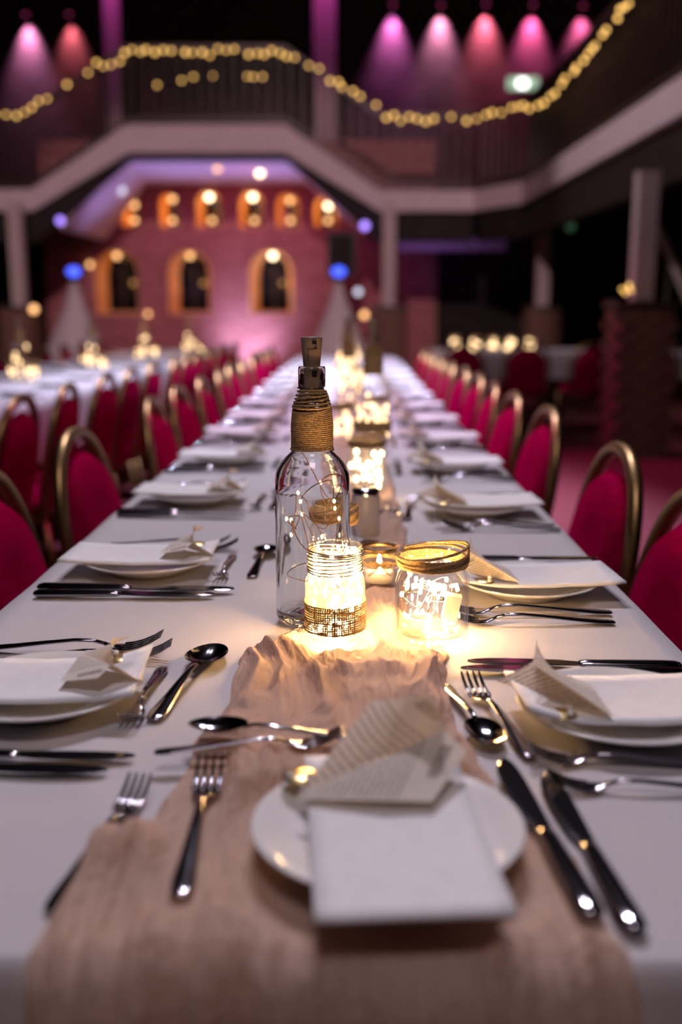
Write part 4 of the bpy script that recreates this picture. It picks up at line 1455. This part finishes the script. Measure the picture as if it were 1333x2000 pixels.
def make_bottle(label, loc, led, bulb_r, seed, glass='bottle', n=24, rot=0.0, scale=1.0, group=None, bskip=1):
    t = thing('glass_bottle', label, 'bottle', loc, rot, group)
    t.scale = (scale,) * 3
    outer = [(0.0, 0.004), (0.024, 0.0035), (0.034, 0.0), (0.0395, 0.002), (0.0415, 0.008), (0.0415, 0.145), (0.0410, 0.148), (0.0415, 0.151), (0.0414, 0.160), (0.0404, 0.168), (0.0385, 0.173), (0.0362, 0.177), (0.0332, 0.1812), (0.0298, 0.185), (0.0260, 0.1885), (0.0232, 0.1915), (0.0216, 0.195), (0.0210, 0.200), (0.0208, 0.222), (0.0194, 0.240), (0.0158, 0.252), (0.0134, 0.258), (0.0132, 0.2615),
             (0.0147, 0.2625), (0.0149, 0.281), (0.0143, 0.2840)]
    inner = [(0.0106, 0.2840), (0.0103, 0.282), (0.0100, 0.258), (0.0120, 0.250), (0.0158, 0.239), (0.0176, 0.222), (0.0180, 0.200), (0.0188, 0.194), (0.0208, 0.189), (0.0268, 0.183), (0.0320, 0.1765), (0.0360, 0.169), (0.0378, 0.160), (0.0382, 0.150), (0.0382, 0.016), (0.0370, 0.011), (0.030, 0.009), (0.018, 0.013), (0.0, 0.015)]
    MB().lathe(outer + inner, 64).obj('glass_body', glass, t)
    irr = lambda f, a: (0.0035 * math.sin(a * 1.0 + 0.5) * max(0, (f - 0.68) / 0.32))
    tw = twine_wrap(lambda z: bottle_r(z), 0.1935, 0.239, 21, 0.0013, 0.0, seed, irr)
    pts2 = twine_wrap(lambda z: bottle_r(z) + 0.0004, 0.239, 0.2600, 6.5, 0.0013, 0.003, seed + 3)
    tw.add(pts2.v, pts2.f)
    hairs(tw, bottle_r, 0.193, 0.258, 30, 0.006, seed)
    tw.obj('twine_wrap', 'twine', t)
    ck = MB().lathe([(0.0, 0.265), (0.0080, 0.265), (0.0092, 0.2845), (0.0094, 0.2875), (0.0116, 0.3140), (0.0111, 0.3155), (0.0, 0.3158)], 32).obj('cork_stopper', 'cork', t)
    MB().box((0.0010, -0.0124, 0.3080), (0.0058, -0.0095, 0.3118)).obj('switch', 'black', ck, False)
    MB().box((0.0005, -0.0099, 0.2735), (0.0055, -0.0070, 0.2800)).obj('contact_plate', 'black', ck, False)
    for lo, hi in (((-0.0038, -0.01085, 0.3030), (0.0062, -0.0080, 0.3034)), ((-0.0038, -0.0101, 0.2900), (-0.0034, -0.0080, 0.3034))):
        MB().box(lo, hi).obj('battery_seam', 'black', ck, False)
    ex = [Vector((0.002, 0, 0.265)), Vector((0.005, 0.004, 0.245)), Vector((-0.008, 0.004, 0.225)), Vector((0.010, -0.006, 0.205)), Vector((-0.012, 0.0, 0.190))]
    string_in(t, 0.035, 0.030, 0.172, n, seed + 11, led, bulb_r, 'copper', 0.0006, ex, 0.55, bskip)
    return t


def make_jar(label, loc, rad, h, led, bulb_r, seed, nl, glass, neck='twine', band=False, battery=False, wire='silver_wire', group=None, zlo=0.010, zhi=None, zs=None):
    t = thing('glass_jar', label, 'jar', loc, 0, group)
    nk = rad * 0.88
    zs = zs or h * 0.72
    th = 0.0022
    outer = [(0.0, 0.003), (rad * 0.75, 0.002), (rad * 0.86, 0.0), (rad * 0.97, 0.003), (rad, 0.010), (rad, zs - 0.006), (rad * 0.985, zs), (nk * 1.01, zs + 0.006), (nk, zs + 0.010), (nk, h - 0.004), (nk * 1.02, h - 0.002), (nk * 1.0, h)]
    inner = [(nk - th * 1.2, h), (nk - th * 1.4, h - 0.003), (nk - th, zs + 0.010), (rad - th * 1.2, zs - 0.003), (rad - th, zs - 0.010), (rad - th, 0.012), (rad * 0.85, 0.007), (0.0, 0.006)]
    MB().lathe(outer + inner, 56).obj('glass_body', glass, t)
    prof = lambda z: nk
    if neck == 'twine':
        tw = twine_wrap(prof, zs + 0.0105, h - 0.008, 6, 0.0016, 0.0, seed)
        t2 = twine_wrap(lambda z: nk + 0.0018, zs + 0.014, h + 0.001, 3.4, 0.0015, 0.012, seed + 1)
        tw.add(t2.v, t2.f)
        hairs(tw, lambda z: nk + 0.002, zs + 0.010, h + 0.002, 170, 0.008, seed)
        tw.obj('twine_wrap', 'twine', t)
    elif neck == 'wire':
        tw = twine_wrap(prof, zs + 0.008, h - 0.004, 8, 0.0010, 0.003, seed)
        hairs(tw, prof, zs + 0.006, h, 24, 0.006, seed)
        tw.obj('wire_wrap', 'silver_wire', t)
    if band:
        mb = MB()
        rb = rad + 0.0007
        z0, z1 = 0.0190, 0.0465
        for k in range(13):
            z = z0 + (z1 - z0) * k / 12
            hw_ = 0.00068 * (1.5 if k % 5 == 0 else 1)
            ring = []
            for q in range(48):
                a = 2 * PI * q / 48
                wv_ = 0.0012 * math.sin(a * 1.0 + 0.6) + 0.0004 * math.sin(a * 5 + k)
                ring.append((a, z + wv_))
            vs = [(rb * math.cos(a), rb * math.sin(a), z_ - hw_) for a, z_ in ring] + [(rb * math.cos(a), rb * math.sin(a), z_ + hw_) for a, z_ in ring]
            mb.add(vs, [(q, (q + 1) % 48, 48 + (q + 1) % 48, 48 + q) for q in range(48)])
        for q in range(84):
            a = 2 * PI * q / 84
            da = 0.00068 / rb * (1.6 if q % 9 == 0 else 1)
            dz = 0.0012 * math.sin(a + 0.6)
            r2 = rb + 0.0005
            mb.add([(r2 * math.cos(a - da), r2 * math.sin(a - da), z0 - 0.0015 + dz), (r2 * math.cos(a + da), r2 * math.sin(a + da), z0 - 0.0015 + dz),
                    (r2 * math.cos(a + da), r2 * math.sin(a + da), z1 + 0.0015 + dz), (r2 * math.cos(a - da), r2 * math.sin(a - da), z1 + 0.0015 + dz)], [(0, 1, 2, 3)])
        mb.obj('hessian_band', 'hessian', t)
    if battery:
        rotm = Matrix.Translation((rad * 0.50, -rad * 0.30, 0.038)) @ Matrix.Rotation(R(10), 4, 'Y') @ Matrix.Rotation(R(8), 4, 'X')
        bt = MB().box((-0.008, -0.005, -0.014), (0.008, 0.005, 0.014), rotm).obj('battery_box', 'battery', t, False)
        MB().box((-0.005, -0.004, 0.014), (0.005, 0.004, 0.024), rotm).obj('battery_cap', 'jar', bt, False)
    string_in(t, rad * 0.84, zlo, zhi or zs + 0.004, nl, seed + 5, led, bulb_r, wire, 0.00042)
    return t


def make_votive(label, loc, seed, group=None):
    t = thing('votive_holder', label, 'candle holder', loc, 0, group)
    r_, h = 0.0225, 0.052
    MB().lathe([(0.0, 0.0), (r_, 0.0), (r_, h), (r_ - 0.0018, h), (r_ - 0.0018, 0.007), (0.0, 0.007)], 40).obj('glass_body', 'jar', t)
    MB().lathe([(r_ + 0.0002, h - 0.005), (r_ + 0.0004, h), (r_ - 0.0020, h + 0.0003), (r_ - 0.0020, h - 0.005)], 40, (0, 0, 0), True).obj('gold_rim', 'gold', t)
    tw = MB()
    for k in range(3):
        ring = [((r_ + 0.0013) * math.cos(2 * PI * q / 36), (r_ + 0.0013) * math.sin(2 * PI * q / 36), h * 0.62 + k * 0.0017 + 0.0008 * math.sin(2 * PI * q / 36)) for q in range(36)]
        tw.tube(ring, 0.0010, 6, True)
    for s in (-1, 1):
        loop = []
        for q in range(15):
            a = 2 * PI * q / 14
            loop.append((s * (0.0085 - 0.0085 * math.cos(a)), -r_ - 0.003 - 0.001 * math.sin(a / 2), h * 0.65 + 0.0045 * math.sin(a)))
        tw.tube(loop, 0.0011, 6)
        tw.tube([(0, -r_ - 0.003, h * 0.65), (s * 0.008, -r_ - 0.004, h * 0.48), (s * 0.014, -r_ - 0.002, h * 0.38)], 0.0010, 6)
    tw.obj('twine_bow', 'twine', t)
    cd = MB().lathe([(0.0, 0.0075), (0.0185, 0.0075), (0.0185, 0.020), (0.016, 0.0205), (0.0, 0.0200)], 28).obj('tealight', 'wax', t)
    MB().tube([(0, 0, 0.020), (0.0005, 0, 0.0245)], 0.0006, 5).obj('wick', 'black', cd)
    MB().lathe([(0.0, 0.0235), (0.0026, 0.0262), (0.0034, 0.0295), (0.0024, 0.035), (0.0008, 0.041), (0.0, 0.043)], 14).obj('flame', 'flame', cd)
    return t


make_bottle('tall clear bottle with twine neck and fairy lights behind the hessian banded jar', (BOT.x, BOT.y, TZ + 0.0035), 'led_soft', 0.0017, 3, n=36, bskip=2)
make_jar('small glowing jar with hessian band in front of the tall bottle', (JAR1.x, JAR1.y, TZ + 0.0035), 0.0312, 0.106, 'led', 0.0021, 21, 44, 'jar_hazy', neck='wire', band=True, zhi=0.098, zs=0.0700)
make_jar('wide open jar with twine rim and battery lights beside the runner', (JAR2.x, JAR2.y, TZ + 0.0035), 0.0392, 0.0985, 'led', 0.0019, 33, 30, 'jar', neck='twine', battery=True, zs=0.0690)
make_jar('twine rimmed jar standing directly behind the tall bottle', (JAR3.x, JAR3.y, TZ + 0.0035), 0.0305, 0.106, 'led_soft', 0.0017, 55, 14, 'jar', neck='twine')
make_votive('gold rimmed tealight glass with twine bow between the two bright jars', (VOT.x, VOT.y, TZ + 0.0035), 5)

# salt shaker like pot behind the group
SH = T(714, 1066)
t = thing('condiment_shaker', 'small pale ceramic shaker with silver top behind the tealight', 'shaker', (SH.x, SH.y, TZ + 0.016))
MB().lathe([(0.0, 0.0), (0.0195, 0.0), (0.0215, 0.002), (0.0215, 0.060), (0.0205, 0.063), (0.0, 0.063)], 32).obj('body', 'shaker', t)
MB().lathe([(0.0202, 0.0625), (0.0205, 0.069), (0.0185, 0.072), (0.0, 0.0728)], 28).obj('cap', 'chrome', t)

# second group and those farther along
JAR4 = T(717, 976); BOT2 = T(728, 905)
make_jar('glowing jar with twine collar in front of the second bottle', (JAR4.x, JAR4.y, TZ + 0.012), 0.036, 0.108, 'led_mid', 0.0034, 71, 24, 'jar_hazy', neck='twine')
make_bottle('second twine necked bottle with fairy lights, behind the shaker', (BOT2.x, BOT2.y, TZ + 0.012), 'led_far', 0.0042, 91, 'jar', 22, 0.6)
ring_ = twine_wrap(lambda z: 0.0418, 0.062, 0.088, 11, 0.0013, 0, 4)
ring_.obj('twine_band', 'twine', [o for o in C.objects if o.get('label', '').startswith('second twine necked')][0])
gl = []
BOT3 = T(681, 826)
make_bottle('third twine necked bottle with fairy lights along the long table', (BOT3.x, BOT3.y, TZ + 0.012), 'led_far', 0.0050, 14, 'jar', 22, 1.2)
J5 = T(668, 870)
make_jar('fairy light jar beside the third bottle of the long table', (J5.x, J5.y, TZ + 0.012), 0.033, 0.10, 'led_far', 0.0048, 15, 18, 'jar', neck='twine')
J6 = T(735, 850)
make_jar('fairy light jar standing behind the second bottle of the long table', (J6.x, J6.y, TZ + 0.012), 0.033, 0.10, 'led_far', 0.0048, 16, 16, 'jar', neck='twine')
for k, y in enumerate((4.7, 5.9, 7.1)):
    o_ = ORD[3 + k]
    make_bottle(o_ + ' twine necked bottle with fairy lights along the long table', (-0.02 + 0.02 * (k % 2), y, TZ + 0.012), 'led_far', 0.0070, 101 + k, 'jar', 16, 0.3 * k)
    make_jar('fairy light jar beside the ' + o_ + ' bottle of the long table', (0.035 - 0.09 * (k % 2), y - 0.13, TZ + 0.012), 0.034, 0.10, 'led_far', 0.0070, 131 + k, 14, 'jar', neck='twine')
# neighbouring table's centrepieces
for k, (px, py) in enumerate(((42, 745), (182, 722), (283, 702), (372, 688))):
    p = T(px, py)
    o_ = ORD[k]
    make_bottle(o_ + ' fairy light bottle along the neighbouring table', (p.x, p.y, TZ + 0.004), 'led_far', 0.0075, 201 + k, 'jar', 9, 0.5 * k)
    make_jar(o_ + ' tall fairy light jar along the neighbouring table', (p.x + 0.09, p.y - 0.12, TZ + 0.004), 0.038, 0.10, 'led_far', 0.0075, 231 + k, 7, 'jar', neck='twine')
    make_jar(o_ + ' squat fairy light jar along the neighbouring table', (p.x - 0.065, p.y + 0.11, TZ + 0.004), 0.042, 0.085, 'led_far', 0.0075, 251 + k, 7, 'jar', neck='twine')
for k, px in enumerate((868, 905, 935, 965, 1000)):
    p = T(px, 676)
    make_jar('fairy light jar in the row on the short cross table', (p.x, 9.72, TZ + 0.004), 0.05, 0.12, 'led_far', 0.013, 261 + k, 9, 'jar', neck='twine', group='jars on the cross table')
# plates on the neighbouring table
for k in range(12):
    for x, nm in ((-1.40, 'near'), (-1.82, 'far')):
        o = link('side_plate', plate_me, None, (x, 2.75 + 0.52 * k, TZ + 0.004)); tag(o, 'white china side plate on the neighbouring table', 'plate', 'plates on the neighbouring table')
        o = link('napkin', nap_meshes[k % 4], None, (x, 2.75 + 0.52 * k, TZ + 0.0245)); o.rotation_euler = (0, 0, PI / 2 if nm == 'near' else -PI / 2)
        tag(o, 'folded white napkin on a plate of the neighbouring table', 'napkin', 'napkins on the neighbouring table')
